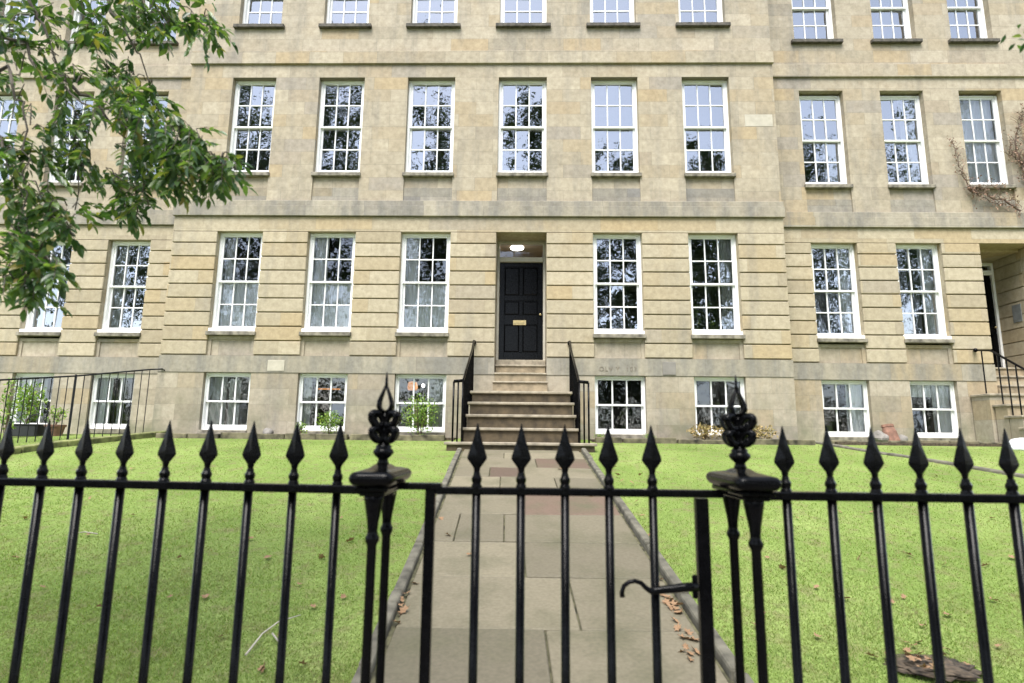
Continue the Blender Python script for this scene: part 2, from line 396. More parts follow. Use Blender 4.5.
def strip(name, pts, wid, h, m, seglen=.9, gap=.01, base=None, label=None, cat=None, top=None, jit=.006):
    """a row of kerb stones along a line, as one mesh"""
    b = MB()
    for (p, q) in zip(pts[:-1], pts[1:]):
        p, q = Vector(p), Vector(q); L = (q-p).length; n = max(1, round(L/seglen)); d = (q-p)/n; t = d.normalized(); s = Vector((-t.y, t.x, 0))*wid/2
        for i in range(n):
            a = p + d*i + t*gap; c = p + d*(i+1) - t*gap; o = Vector((rnd.uniform(-jit, jit), 0, rnd.uniform(-jit, jit)))
            k = len(b.v)
            for e in (a, c):
                z = gz(e.x, e.y)
                for sg in (-1, 1):
                    b.v.append(tuple(Vector((e.x, e.y, z-.1)) + s*sg + o)); b.v.append(tuple(Vector((e.x, e.y, z+h)) + s*sg + o))
            for f in ((0,1,3,2),(4,6,7,5),(1,5,7,3),(0,2,6,4),(0,4,5,1),(2,3,7,6)): b.f.append(tuple(k+j for j in f)); b.m.append(0)
    o = b.build(name, m, bevel=.018, seg=2)
    if label: tag(o, label, cat)
    else: tag(o, kind='structure')
    return o
strip('path_kerb', [(pxl(y)-.045, y, 0) for y in (1.35, 4.1, 7, 9.7)], .075, .07, M['kerb'])
strip('path_kerb', [(pxr(y)+.045, y, 0) for y in (1.35, 4.1, 7, 9.7)], .075, .08, M['kerb'])
strip('boundary_kerb', [(-7.3, 11.9, 0), (-7.75, 9.8, 0), (-8.1, 8.4, 0), (-9.2, 5, 0), (-10, 2.2, 0)], .22, .10, M['mosskerb'],
      label='mossy stone kerb running down the left garden under thin black railings', cat='kerb')
strip('boundary_kerb', [(5.8, 11.9, 0), (6.05, 9.9, 0), (6.85, 8.1, 0), (8.6, 5.4, 0), (10.5, 2.2, 0)], .14, .035, M['kerb'],
      label='low weathered stone kerb crossing the lawn at the right', cat='kerb')
# beds at the foot of the wall
for nm, x0, x1 in (('flower_bed', -7.15, -1.35), ('flower_bed', 1.35, 5.6), ('flower_bed', 6.1, 9.5)):
    b = MB(); b.box(x0, x1, 11.5, 12.02, 1.3, 1.515); tag(b.build(nm, M['soil']), kind='structure')
strip('bed_kerb', [(-7.2, 11.45, 0), (-1.5, 11.45, 0)], .14, .10, M['mosskerb2'], .62, jit=.02)
strip('bed_kerb', [(1.4, 11.45, 0), (5.6, 11.45, 0)], .14, .09, M['mosskerb2'], .55, jit=.02)
strip('bed_kerb', [(6.0, 11.7, 0), (9.5, 11.7, 0)], .13, .07, M['mosskerb2'], .6, jit=.02)

# ------------------------------------------------------------ the terrace of houses
COLS = [(-6.708,-5.707), (-4.713,-3.67), (-2.681,-1.601), (-.61,.48), (1.476,2.529), (3.52,4.578)]
ZB0, ZB1 = 1.62, 2.82; ZG0, ZG1 = 3.73, 5.92; ZF0, ZF1 = 7.33, 9.61; ZS0, ZS1 = 10.98, 12.6
JOINTS = [3.189+.3085*i for i in range(9)] + [5.94]

def piers(b, x0, x1, y0, y1, z0, z1, cols):
    e = [x0] + [v for c in sorted(cols) for v in c] + [x1]
    for i in range(0, len(e), 2):
        if e[i+1]-e[i] > .01: b.box(e[i], e[i+1], y0, y1, z0, z1)

def sash_window(house, x0, x1, z0, z1, Y, cols=3, rows=(2, 2), sill=True, low=False, dep=.13, thick_bottom=False, seed=0, curtain=None, gmat=None, zmid=None, style=0):
    rr = random.Random(seed)
    fw, yb = (.034 if low else .055), Y+dep
    b = MB()                                   # box frame
    b.box(x0, x0+fw, yb, yb+.13, z0, z1); b.box(x1-fw, x1, yb, yb+.13, z0, z1)
    b.box(x0+fw, x1-fw, yb, yb+.13, z1-.045, z1); b.box(x0+fw, x1-fw, yb, yb+.13, z0, z0+.04)
    if thick_bottom: b.box(x0-.01, x1+.01, Y+.005, yb+.01, z0-.035, z0+.035)
    wd = b.build('window', M['white'], house, bevel=.006)
    zm = (z0+z1)/2 if rows[0] == rows[1] else z0 + (z1-z0)*rows[1]/(rows[0]+rows[1])
    if zmid: zm = zmid
    ix0, ix1 = x0+fw+.001, x1-fw-.001
    for si, (a, c, yo, nrows) in enumerate(((zm-.02, z1-.047, .02, rows[0]), (z0+.042, zm+.02, .068, rows[1]))):
        s = MB(); st = .042; bot = (.038 if si == 0 else .07); tp = (.04 if si == 0 else .038)
        y0, y1 = yb+yo, yb+yo+.042
        s.box(ix0, ix0+st, y0, y1, a, c); s.box(ix1-st, ix1, y0, y1, a, c)
        s.box(ix0+st, ix1-st, y0, y1, a, a+bot); s.box(ix0+st, ix1-st, y0, y1, c-tp, c)
        gx0, gx1, g0, g1 = ix0+st, ix1-st, a+bot, c-tp
        bw = (.030 if low else .023)
        for i in range(1, cols):
            x = gx0+(gx1-gx0)*i/cols; s.box(x-bw/2, x+bw/2, y0+.004, y1-.004, g0, g1)
        for j in range(1, nrows):
            z = g0+(g1-g0)*j/nrows
            for i in range(cols):
                s.box(gx0+(gx1-gx0)*i/cols+(bw/2 if i else 0), gx0+(gx1-gx0)*(i+1)/cols-(bw/2 if i < cols-1 else 0), y0+.006, y1-.006, z-bw/2, z+bw/2)
        s.build('sash', M['white'], wd)
        p = MB(); ym = (y0+y1)/2
        for i in range(cols):
            for j in range(nrows):
                xa, xb = gx0+(gx1-gx0)*i/cols-.004, gx0+(gx1-gx0)*(i+1)/cols+.004
                za, zb = g0+(g1-g0)*j/nrows-.004, g0+(g1-g0)*(j+1)/nrows+.004
                tx, tz = rr.gauss(0, .0035), rr.gauss(0, .0035)     # each old pane sits a little differently
                p.quad((xa, ym-tx-tz, za), (xb, ym+tx-tz, za), (xb, ym+tx+tz, zb), (xa, ym-tx+tz, zb))
        p.build('pane', gmat or M['glass'], wd)
    if sill:
        s = MB()
        if not low:
            ov, pr = ((.09, .085) if style == 2 else (.03, .05)); s.box(x0-ov, x1+ov, Y-pr, Y+dep+.03, z0-.125, z0-.038)
        else:
            s.box(x0-.01, x1+.01, Y-.02, Y+dep+.03, z0-.10, z0-.002)
        s.build('sill', M['sill'] if style == 2 else M['sillp'], wd, bevel=.008)
    if curtain:
        for (ca, cb, za, zb, m_, amp) in curtain:
            xa, xb = x0+fw+(x1-x0-2*fw)*ca, x0+fw+(x1-x0-2*fw)*cb; zza, zzb = z0+(z1-z0)*za, z0+(z1-z0)*zb
            n = max(8, int((xb-xa)*60)); V = []; ph = rr.random()*6; f1 = rr.uniform(45, 60)
            for j in range(7):
                for i in range(n+1):
                    x = xa+(xb-xa)*i/n
                    yy = yb+.15+amp*(math.sin(x*f1+ph+.35*math.sin(j*.9))+.5*math.sin(x*f1*.43+ph*2))
                    V.append((x, yy, zza+(zzb-zza)*j/6))
            F = [(j*(n+1)+i, j*(n+1)+i+1, (j+1)*(n+1)+i+1, (j+1)*(n+1)+i) for j in range(6) for i in range(n)]
            npmesh('curtain', np.array(V), np.array(F), M[m_], wd, smooth=True)
    return wd

def facade(house, x0, x1, Y, gcols, bcols, fcols, scols, door=None, depth=.42, low_step=True):
    D = Y+depth; gall = list(gcols) + ([door] if door else [])
    eb = [x0] + [v for c in sorted(bcols) for v in c] + [x1]
    for i in range(0, len(eb), 2): MB().box(eb[i], eb[i+1], Y, D, 1.0, ZB1).build('basement_pier', M['plinth'], house)
    for (a, c) in bcols: MB().box(a, c, Y, D, 1.0, ZB0-.0).build('basement_wall', M['plinth'], house)
    if door:
        b = MB(); b.box(x0, door[0], Y-.012, D, ZB1, 3.175); b.box(door[1], x1, Y-.012, D, ZB1, 3.175)
    else: b = MB(); b.box(x0, x1, Y-.012, D, ZB1, 3.175)
    b.build('plinth_band', M['plinthband'], house)
    b = MB(); piers(b, x0, x1, Y+.04, D, 3.175, ZG1, gall)                # channel backing
    e = [x0] + [v for c in sorted(gall) for v in c] + [x1]
    for i in range(0, len(e), 2):
        for j in range(9):
            z0, z1 = JOINTS[j]+.013, JOINTS[j+1]-.013
            if j == 8: z1 = ZG1-.012
            b.box(e[i], e[i+1], Y-.004 if (i % 4) else Y-.005, Y+.04, z0, z1)
    b.build('rusticated_wall', M['rustic'], house, bevel=.009)
    b = MB(); b.box(x0, x1, Y, D, ZG1+.002, 6.25); b.build('frieze', M['rustic'], house)
    b = MB(); b.box(x0-.03, x1+.03, Y-.055, D, 6.26, 6.50); b.box(x0-.02, x1+.02, Y-.035, D, 6.50, 6.62); b.build('string_course', M['band'], house, bevel=.008)
    b = MB(); piers(b, x0, x1, Y+.03, D, 6.62, ZF1, fcols); b.box(x0, x1, Y+.03, D, ZF1, 9.935); b.build('upper_wall', M['upper'], house)
    b = MB(); b.box(x0-.025, x1+.025, Y-.02, D, 9.935, 10.25); b.build('string_course', M['band'] if False else M['upper'], house, bevel=.006)
    b = MB(); b.box(x0, x1, Y+.045, D, 10.25, ZS0-.04); piers(b, x0, x1, Y+.045, D, ZS0-.04, ZS1, scols)
    b.box(x0, x1, Y+.045, D, ZS1, 13.0); b.build('attic_wall', M['ashlar'], house)
    b = MB(); b.box(x0-.05, x1+.05, Y-.12, D, 13.0, 13.12); b.box(x0-.05, x1+.05, Y-.32, D, 13.12, 13.3); b.box(x0, x1, Y+.05, D, 13.3, 13.9)
    b.build('cornice', M['band'], house, bevel=.02)
    # aprons under the windows
    for (a, c) in gcols:
        b = MB(); b.box(a, c, Y+.075, D, 3.175, ZG0-.13)
        b.box(a, a+.07, Y+.05, Y+.075, 3.175, ZG0-.13); b.box(c-.07, c, Y+.05, Y+.075, 3.175, ZG0-.13); b.box(a+.07, c-.07, Y+.05, Y+.075, ZG0-.20, ZG0-.13)
        b.build('apron', M['ashlar'], house)
    for (a, c) in fcols:
        b = MB(); b.box(a, c, Y+.075, D, 6.95, ZF0-.13); b.build('apron', M['upper'], house)
        b = MB(); b.box(a, c, Y+.055, D, 6.62, 6.95); b.build('apron_base', M['greyapron'], house)

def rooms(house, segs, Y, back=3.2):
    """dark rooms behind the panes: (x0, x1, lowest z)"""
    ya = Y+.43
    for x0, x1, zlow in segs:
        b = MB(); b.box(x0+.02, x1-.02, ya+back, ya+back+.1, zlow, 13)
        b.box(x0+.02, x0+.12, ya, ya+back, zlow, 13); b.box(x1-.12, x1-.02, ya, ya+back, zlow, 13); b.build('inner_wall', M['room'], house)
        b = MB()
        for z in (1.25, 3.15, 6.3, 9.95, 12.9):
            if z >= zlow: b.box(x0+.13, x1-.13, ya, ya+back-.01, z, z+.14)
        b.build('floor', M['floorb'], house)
def roof(house, x0, x1, Y):
    b = MB(); n = 0
    V = [(x0, Y+.4, 13.6), (x1, Y+.4, 13.6), (x1, Y+4.5, 16.2), (x0, Y+4.5, 16.2), (x1, Y+8.6, 13.6), (x0, Y+8.6, 13.6)]
    b.v = V; b.f = [(0,1,2,3), (3,2,4,5), (0,3,5), (1,4,2), (0,5,4,1)]; b.m = [0]*5
    rf = b.build('roof', M['slate'], house)
    for cx in (x0+.6, x1-.6):
        MB().box(cx-.35, cx+.35, Y+4.0, Y+5.0, 15, 17.6).build('chimney', M['ashlar'], rf)
    b = MB(); b.box(x0, x1, Y+8.3, Y+8.6, 1.0, 13.6); b.box(x0, x0+.3, Y+.45, Y+8.3, 1.0, 13.6); b.box(x1-.3, x1, Y+.45, Y+8.3, 1.0, 13.6)
    b.build('outer_wall', M['ashlar'], house)

NET = [(0, 1, .0, .5, 'net', .012)]
# central house
YM = 12.0
H1 = thing('stone_house', 'central sandstone terraced house with black front door and six bays of white sash windows', 'house', loc=(0, YM, 1.5))
H1.location = (0, 0, 0)
X0, X1 = -7.69, 5.565
facade(H1, X0, X1, YM, [c for i, c in enumerate(COLS) if i != 3], [c for i, c in enumerate(COLS) if i != 3], COLS, COLS, door=COLS[3])
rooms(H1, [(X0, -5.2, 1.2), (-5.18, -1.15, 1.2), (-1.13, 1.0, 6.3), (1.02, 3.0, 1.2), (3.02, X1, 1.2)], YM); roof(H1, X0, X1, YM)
b = MB()                                                         # returns where the house stands proud of its neighbours are its own box ends
for i, (a, c) in enumerate(COLS):
    sash_window(H1, a, c, ZS0, ZS1, YM+.045, seed=100+i, dep=.14, zmid=11.86, style=2)
    sash_window(H1, a, c, ZF0, ZF1, YM+.03, seed=200+i)
    if i != 3:
        sash_window(H1, a, c, ZG0, ZG1, YM, seed=300+i, thick_bottom=True, curtain={0: NET+[(0, .3, .5, 1, 'sheer', .02)], 1: NET+[(0, .35, .5, 1, 'net', .02)], 2: NET+[(0, .3, .5, 1, 'net', .015)], 5: [(.72, 1, 0, 1, 'sheer', .02)]}.get(i), gmat={0: M['glassmid'], 1: M['glassmid'], 2: M['glassmid']}.get(i))
        sash_window(H1, a, c, ZB0, ZB1, YM, rows=(1, 1), seed=400+i, low=True, dep=.09, gmat=M['glasslow'],
                    curtain={0: [(0, .38, 0, 1, 'sheer', .02), (.45, .7, 0, .9, 'sheer', .02)], 1: [(0, .2, 0, 1, 'sheer', .02)], 2: [(.62, 1, 0, 1, 'sheer', .015)]}.get(i))

# front door, set in its deep recess
def front_door(house, xa, xb, Yd, zt, ztop, zc, fm=None):
    b = MB(); fw = .055;            # zc: underside of the transom
    b.box(xa, xa+fw, Yd, Yd+.12, zt, ztop); b.box(xb-fw, xb, Yd, Yd+.12, zt, ztop)
    b.box(xa+fw, xb-fw, Yd, Yd+.12, ztop-.07, ztop); b.box(xa+fw, xb-fw, Yd-.02, Yd+.12, zc, zc+.11)
    fr = b.build('door_frame', fm or M['white'], house, bevel=.008)
    s = MB(); s.quad((xa+fw, Yd+.06, zc+.11), (xb-fw, Yd+.06, zc+.11), (xb-fw, Yd+.06, ztop-.07), (xa+fw, Yd+.06, ztop-.07)); s.build('fanlight', M['glasslow'], fr)
    L, Rr = xa+fw+.004, xb-fw-.004; W = Rr-L; y0, y1 = Yd+.05, Yd+.10
    d = MB(); d.box(L, Rr, y0+.022, y1, zt+.012, zc-.004)
    st = .11
    def rail(z0, z1): d.box(L+st, Rr-st, y0, y0+.022, z0, z1)
    d.box(L, L+st, y0, y0+.022, zt+.012, zc-.004); d.box(Rr-st, Rr, y0, y0+.022, zt+.012, zc-.004)
    H = zc-zt
    for a_, b_ in ((.0, .085), (.36, .46), (.60, .66), (.95, 1.0)): rail(zt+.012+H*a_, zt+H*b_-.004)
    for a_, b_ in ((.085, .36), (.46, .60), (.66, .95)): d.box(L+W/2-.035, L+W/2+.035, y0, y0+.022, zt+H*a_+.001, zt+H*b_-.001)
    for s_ in (0, 1):                                              # raised and fielded panels
        pa = L+st if s_ == 0 else L+W/2+.035; pb = L+W/2-.035 if s_ == 0 else Rr-st
        for a_, b_ in ((.085, .36), (.46, .60), (.66, .95)):
            za, zb = zt+H*a_, zt+H*b_
            o = .03; n = len(d.v)
            d.v += [(pa+.006, y0+.022, za+.006), (pb-.006, y0+.022, za+.006), (pb-.006, y0+.022, zb-.006), (pa+.006, y0+.022, zb-.006),
                    (pa+o, y0+.004, za+o), (pb-o, y0+.004, za+o), (pb-o, y0+.004, zb-o), (pa+o, y0+.004, zb-o)]
            for q in ((0,1,5,4), (1,2,6,5), (2,3,7,6), (3,0,4,7), (4,5,6,7)): d.f.append(tuple(n+i for i in q)); d.m.append(0)
    d.box(L, Rr, y0-.03, y0, zt+.012, zt+.075)                     # weather bar
    dr = d.build('door', M['black'], house, bevel=.004)
    lp = MB(); lp.box(L+W*.32, L+W*.62, y0-.012, y0, zt+.80, zt+.91); lp.box(L+W*.36, L+W*.58, y0-.02, y0-.012, zt+.83, zt+.88); lp.build('letter_plate', M['brass'], dr, bevel=.004)
    kb = MB(); kb.tube([(Rr-.055, y0, zt+1.03), (Rr-.055, y0-.03, zt+1.03), (Rr-.055, y0-.045, zt+1.03), (Rr-.055, y0-.065, zt+1.03)], [.012, .012, .028, .018], 12); kb.build('knob', M['brass'], dr, smooth=True)
    return dr
a, c = COLS[3]
front_door(H1, a, c, 12.62, 3.20, 5.935, 5.44, M['cream'])
b = MB(); b.box(a-.3, a, 12.42, 12.75, 2.0, 6.0); b.box(c, c+.3, 12.42, 12.75, 2.0, 6.0); b.box(a, c, 12.42, 12.75, 5.937, 6.1); b.build('door_reveal', M['rustic'], H1)
# hall seen through the fanlight
b = MB(); b.box(a-.5, c+.5, 14.4, 14.5, 2.9, 6.2); b.box(a-.5, a-.4, 12.8, 14.4, 2.9, 6.2); b.box(c+.4, c+.5, 12.8, 14.4, 2.9, 6.2); b.box(a-.4, c+.4, 12.8, 14.39, 6.1, 6.2); b.build('hall_wall', M['hall'], H1)
p = at(517, 248, 13.1)
t = thing('hall_lamp', 'round white ceiling lamp glowing behind the fanlight over the black front door', 'lamp')
MB().lathe(p.x, p.y, [(.02, p.z-.035), (.10, p.z-.032), (.15, p.z-.015), (.16, p.z+.01), (.14, p.z+.03), (.05, p.z+.04)], 24).build('lamp_shade', M['lamp'], t, smooth=True)
MB().tube([(p.x, p.y, p.z+.04), (p.x, p.y, 6.1)], .012).build('stem', M['white'], t)
# small things fixed on the house wall
def wallbox(name, pa, pb, Y, d, m, house, bev=.004):
    A, B = at(*pa, Y), at(*pb, Y); return MB().box(A.x, B.x, Y-d, Y+.01, B.z, A.z).build(name, m, house, bevel=bev)
wallbox('vent_plate', (662.5, 362), (676, 375), 11.985, .012, M['vent'], H1)
wallbox('stone_panel', (268, 360), (284, 371), 11.985, .006, M['palestone'], H1)
wallbox('repair_stone', (744.5, 114.5), (773, 126.5), 12.03, .004, M['palestone'], H1)
def carved(txt, px, py, Y, size, house):
    cu = bpy.data.curves.new('carved_lettering', 'FONT'); cu.body = txt; cu.size = size; cu.extrude = .002; cu.space_character = 1.25
    o = bpy.data.objects.new('tmp', cu); C.objects.link(o); dg = bpy.context.evaluated_depsgraph_get()
    me = bpy.data.meshes.new_from_object(o.evaluated_get(dg)); bpy.data.objects.remove(o)
    me.materials.clear(); me.materials.append(M['carve'])
    q = bpy.data.objects.new('carved_lettering', me); C.objects.link(q); q.parent = house
    p = at(px, py, Y); q.location = (p.x, Y-.002, p.z); q.rotation_euler = (R(90), 0, 0)
carved('OLV Y', 599, 371, 11.985, .13, H1); carved('107', 626, 371, 11.985, .13, H1)

# neighbours (their upper courses sit a little lower)
WARP = -.05
YW = 12.45
H2 = thing('stone_house', 'set-back sandstone house at the left, half hidden behind overhanging leaves', 'house')
LC = [(-12.95,-12.0), (-11.19,-10.26), (-9.44,-8.47)]
facade(H2, -14.2, X0-.002, YW, LC, LC, LC, LC); rooms(H2, [(-14.1, -11.6, 1.2), (-11.58, X0-.1, 1.2)], YW); roof(H2, -14.2, X0-.002, YW)
for i, (a, c) in enumerate(LC):
    sash_window(H2, a, c, ZS0-.04, ZS1, YW+.045, seed=500+i, dep=.14, zmid=11.90, style=2); sash_window(H2, a, c, ZF0, ZF1-.04, YW+.03, seed=520+i)
    sash_window(H2, a, c, ZG0+.04, ZG1, YW, seed=540+i, thick_bottom=True, curtain=[(0, .34, 0, 1, 'sheer', .02)])
    sash_window(H2, a, c, ZB0, ZB1+.0, YW, rows=(1, 1), seed=560+i, low=True, dep=.09, gmat=M['glasslow'], curtain=[(.0, .35, 0, 1, 'net', .02), (.5, .66, 0, 1, 'sheer', .02)])
H3 = thing('stone_house', 'set-back sandstone house at the right with dead creeper and a deep side porch', 'house')
RC = [(6.345,7.355), (8.2,9.19), (10.0,10.97)]; PD = (10.02, 11.22)
facade(H3, X1+.002, 14.2, YW, RC[:2], RC[:2], RC, RC, door=PD); rooms(H3, [(X1+.1, 7.7, 1.2), (7.72, 9.6, 1.2), (9.62, 11.6, 6.3), (11.62, 14.1, 1.2)], YW); roof(H3, X1+.002, 14.2, YW)
for i, (a, c) in enumerate(RC):
    sash_window(H3, a, c, ZS0-.04, ZS1, YW+.045, seed=600+i, dep=.14, zmid=11.90, style=2)
    sash_window(H3, a, c, ZF0, ZF1-.05, YW+.03, seed=620+i, curtain={0: [(.6, 1, 0, .5, 'sheer', .02)], 1: [(.6, 1, 0, 1, 'sheer', .02)], 2: [(0, 1, 0, 1, 'net', .012)]}[i], gmat=M['glassmid'] if i == 2 else None)
    if i < 2:
        sash_window(H3, a, c, ZG0+.03, ZG1, YW, seed=640+i, thick_bottom=True, curtain=[(.1, .6, 0, .5, 'lilac', .01), (.66, 1, 0, 1, 'net', .02)])
        sash_window(H3, a, c, ZB0, ZB1+.0, YW, rows=(1, 1), seed=660+i, low=True, dep=.09, gmat=M['glasslow'], curtain=[(.62, 1, 0, 1, 'net', .02)] + ([(0, .6, .72, 1, 'net', .005)] if i else []))
# the porch
b = MB(); b.box(PD[0]-.3, PD[0], YW+.42, 13.9, 2, 5.9)
b.box(PD[0], PD[1], YW+.42, 13.9, 5.86, 6.0)
b.box(PD[0], PD[0]+.12, 13.65, 13.9, 3.19, 5.86)
for j in range(9): b.box(PD[1], PD[1]+.03, YW+.42, 13.7, JOINTS[j]+.013, JOINTS[j+1]-.013 if j < 8 else 5.86)
b.box(PD[1]+.03, PD[1]+.3, YW+.42, 13.9, 2, 6.0)
b.build('porch_wall', M['rustic'], H3, bevel=.006)
front_door(H3, PD[0]+.12, PD[1]-.0, 13.62, 3.2, 5.83, 5.53)
b = MB(); b.box(PD[0]+.12, PD[1], 13.6, 13.9, 5.832, 5.858); b.build('porch_head', M['rustic'], H3)
MB().box(PD[1]-.014, PD[1], 13.0, 13.24, 4.26, 4.67).build('name_plate', M['plaque'], H3, bevel=.004)

WARP = 0.0
# ------------------------------------------------------------ entrance steps
def steps(cx, Yw, doorx, label, dy=0.0):
    t = thing('entrance_steps', label, 'steps')
    # (front y, top z, half width left, half width right)
    S = [(9.77, 1.456, 1.25, 1.25), (10.10, 1.700, 1.045, 1.045), (10.42, 1.94, .98, .98), (10.75, 2.18, .965, .965), (11.07, 2.408, .955, .955)]
    for i, (y, z, l, r) in enumerate(S):
        y += dy; yb = (S[i+1][0] + dy + .06) if i < 4 else Yw-.002
        MB().box(cx-l-.02, cx+r+.02, y-.03, yb, z-.05, z).build('tread', M['tread'], t, bevel=.012, seg=2)
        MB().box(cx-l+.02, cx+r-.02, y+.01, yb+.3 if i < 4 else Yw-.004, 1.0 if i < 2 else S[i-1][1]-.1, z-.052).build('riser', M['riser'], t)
    MB().box(cx-.93, cx+.93, 11.3+dy, Yw-.006, 1.1, 2.34).build('base', M['cheek'], t)
    U = [(11.65, 2.652), (11.96, 2.857), (12.26, 3.06)]
    for i, (y, z) in enumerate(U):
        y += dy; xa, xb = doorx[0]+.004, doorx[1]-.004
        if i == 0: xa -= .02; xb += .02
        yb = (U[i+1][0]+dy+.05) if i < 2 else 12.7+dy
        MB().box(xa, xb, y-.02, yb if i else Yw-.008, z-.035, z).build('tread', M['tread'], t, bevel=.008)
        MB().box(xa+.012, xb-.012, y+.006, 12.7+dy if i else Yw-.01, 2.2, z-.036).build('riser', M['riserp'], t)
    MB().box(doorx[0]+.004, doorx[1]-.004, 12.5+dy, 12.75+dy+(.9 if dy else 0), 3.06, 3.20).build('threshold', M['tread'], t, bevel=.01)
    return t
steps(-.04, YM-.012, COLS[3], 'worn stone steps with brown risers climbing to the black front door')
t = thing('entrance_steps', 'stone steps climbing to the side porch at the far right edge', 'steps')
for i, (y, z) in enumerate(((10.7, 1.60), (11.0, 1.83), (11.3, 2.06), (11.62, 2.29), (11.95, 2.52))):
    yb = 12.43; xa = 9.50 if i < 4 else 9.44
    MB().box(xa-.03, 11.9, y-.035, y+.40 if i < 4 else yb, z-.05, z).build('tread', M['tread'], t, bevel=.01)
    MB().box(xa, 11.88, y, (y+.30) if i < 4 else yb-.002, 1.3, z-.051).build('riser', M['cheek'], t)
for i, (y, z) in enumerate(((12.40, 2.74), (12.72, 2.97), (13.05, 3.19))):
    MB().box(PD[0]+.004, PD[1]-.004, y-.02, y+.37 if i < 2 else 13.62, z-.04, z).build('tread', M['tread'], t, bevel=.008)
    MB().box(PD[0]+.006, PD[1]-.006, y+.006, 13.62, z-.22, z-.041).build('riser', M['riserp'], t)

def handrail(cx, sgn, Yw, dy, label):
    """wrought-iron balustrade beside the steps; sgn -1 left of them, +1 right"""
    t = thing('handrail', label, 'railing')
    x = cx + sgn*.995; top = Vector((x, Yw-.05, 3.47)); low = Vector((x, 9.9+dy, 2.49)); out = Vector((x+sgn*.155, 9.9+dy, 2.475))
    pts = [top + Vector((0, .02, -.05)), top + Vector((0, -.02, .02)), top + Vector((0, -.10, .03)), top.lerp(low, .2), top.lerp(low, .4), top.lerp(low, .6), top.lerp(low, .8), low + Vector((0, .1, .035)), low, out]
    MB().tube(pts, [.02]+[.021]*9, 8, flat=1.4).build('top_rail', M['black'], t, smooth=True)
    def surf(y):
        y -= dy
        for ys, z in ((11.07, 2.408), (10.75, 2.18), (10.42, 1.94), (10.10, 1.70)):
            if y > ys-.01: return z
        return 1.456
    n = 15
    for i in range(n):
        f = (i+.5)/n; p = top.lerp(low, f)
        bx = x - sgn*.055*0
        zb = surf(p.y) if abs(x-cx) < .95 else surf(p.y)
        MB().tube([(bx, p.y, max(1.38, zb-.25)), (bx, p.y, p.z)], .0115, 6).build('baluster', M['black'], t)
    for q in (low, out, low.lerp(out, .5)):
        MB().tube([(q.x, q.y, 1.40), (q.x, q.y, q.z)], .015 if q is not out else .017, 8).build('post', M['black'], t, smooth=True)
    k = MB(); k.lathe(x, Yw-.03, [(.004, 3.44), (.034, 3.455), (.045, 3.49), (.034, 3.525), (.004, 3.54)], 12); k.build('end_knob', M['black'], t, smooth=True)
    return t
handrail(-.04, -1, YM, 0, 'black iron handrail on the left side of the front door steps')
handrail(-.04, 1, YM, 0, 'black iron handrail on the right side of the front door steps')
t = thing('handrail', 'black iron handrail of the porch steps at the far right', 'railing')
a_, b_, c_ = Vector((9.62, 12.40, 3.47)), Vector((9.56, 11.93, 3.40)), Vector((9.56, 10.75, 2.64))
MB().tube([a_, a_.lerp(b_, .5), b_+Vector((0, .03, .0)), b_.lerp(c_, .03)+Vector((0, 0, -.0)), b_.lerp(c_, .5), c_, c_+Vector((-.12, 0, -.01))], .02, 8, flat=1.3).build('top_rail', M['black'], t, smooth=True)
MB().lathe(9.62, 12.40, [(.004, 3.43), (.034, 3.445), (.044, 3.475), (.034, 3.505), (.004, 3.52)], 12).build('end_knob', M['black'], t, smooth=True)
for i, y in enumerate((12.22, 11.78, 11.58, 11.38, 11.18, 10.98, 10.78)):
    zt_ = 3.44 if i == 0 else b_.lerp(c_, (11.93-y)/1.18).z
    zb_ = 2.52 if y > 11.9 else 2.29 if y > 11.6 else 2.06 if y > 11.28 else 1.83 if y > 10.98 else 1.6
    MB().tube([(9.60 if i == 0 else 9.56, y, zb_-.01), (9.60 if i == 0 else 9.56, y, zt_)], .014, 6).build('baluster', M['black'], t)

# thin railing on the left boundary kerb
t = thing('garden_railing', 'thin black railing standing on the mossy kerb at the left', 'railing')
RP = [Vector((-7.66, 11.8, 2.83)), Vector((-7.95, 10.8, 2.63)), Vector((-8.22, 9.4, 2.40)), Vector((-8.9, 7.0, 2.02)), Vector((-9.6, 4.6, 1.66))]
RP = [at(163, 369, 12.0), at(150, 369.5, 11.7), at(76, 376, 10.9), at(0, 380, 9.9), at(-90, 384, 8.6)]
MB().tube([RP[0] + Vector((.05, -.03, -.03))] + RP, .016, 8).build('top_rail', M['blackm'], t, smooth=True)
KL = [(-7.3, 11.9), (-7.75, 9.8), (-8.1, 8.4), (-9.2, 5)]
for k in range(1, len(RP)-1):
    a_, b_ = RP[k], RP[k+1]; n = max(3, round((b_-a_).length/.13))
    for i in range(n):
        p = a_.lerp(b_, i/n); thick = (k == 2 and i == 0)
        MB().tube([(p.x, p.y, gz(p.x, p.y)-.05), (p.x, p.y, p.z + (.03 if thick else 0))], .022 if thick else .0085, 6).build('post' if thick else 'bar', M['blackm'], t)

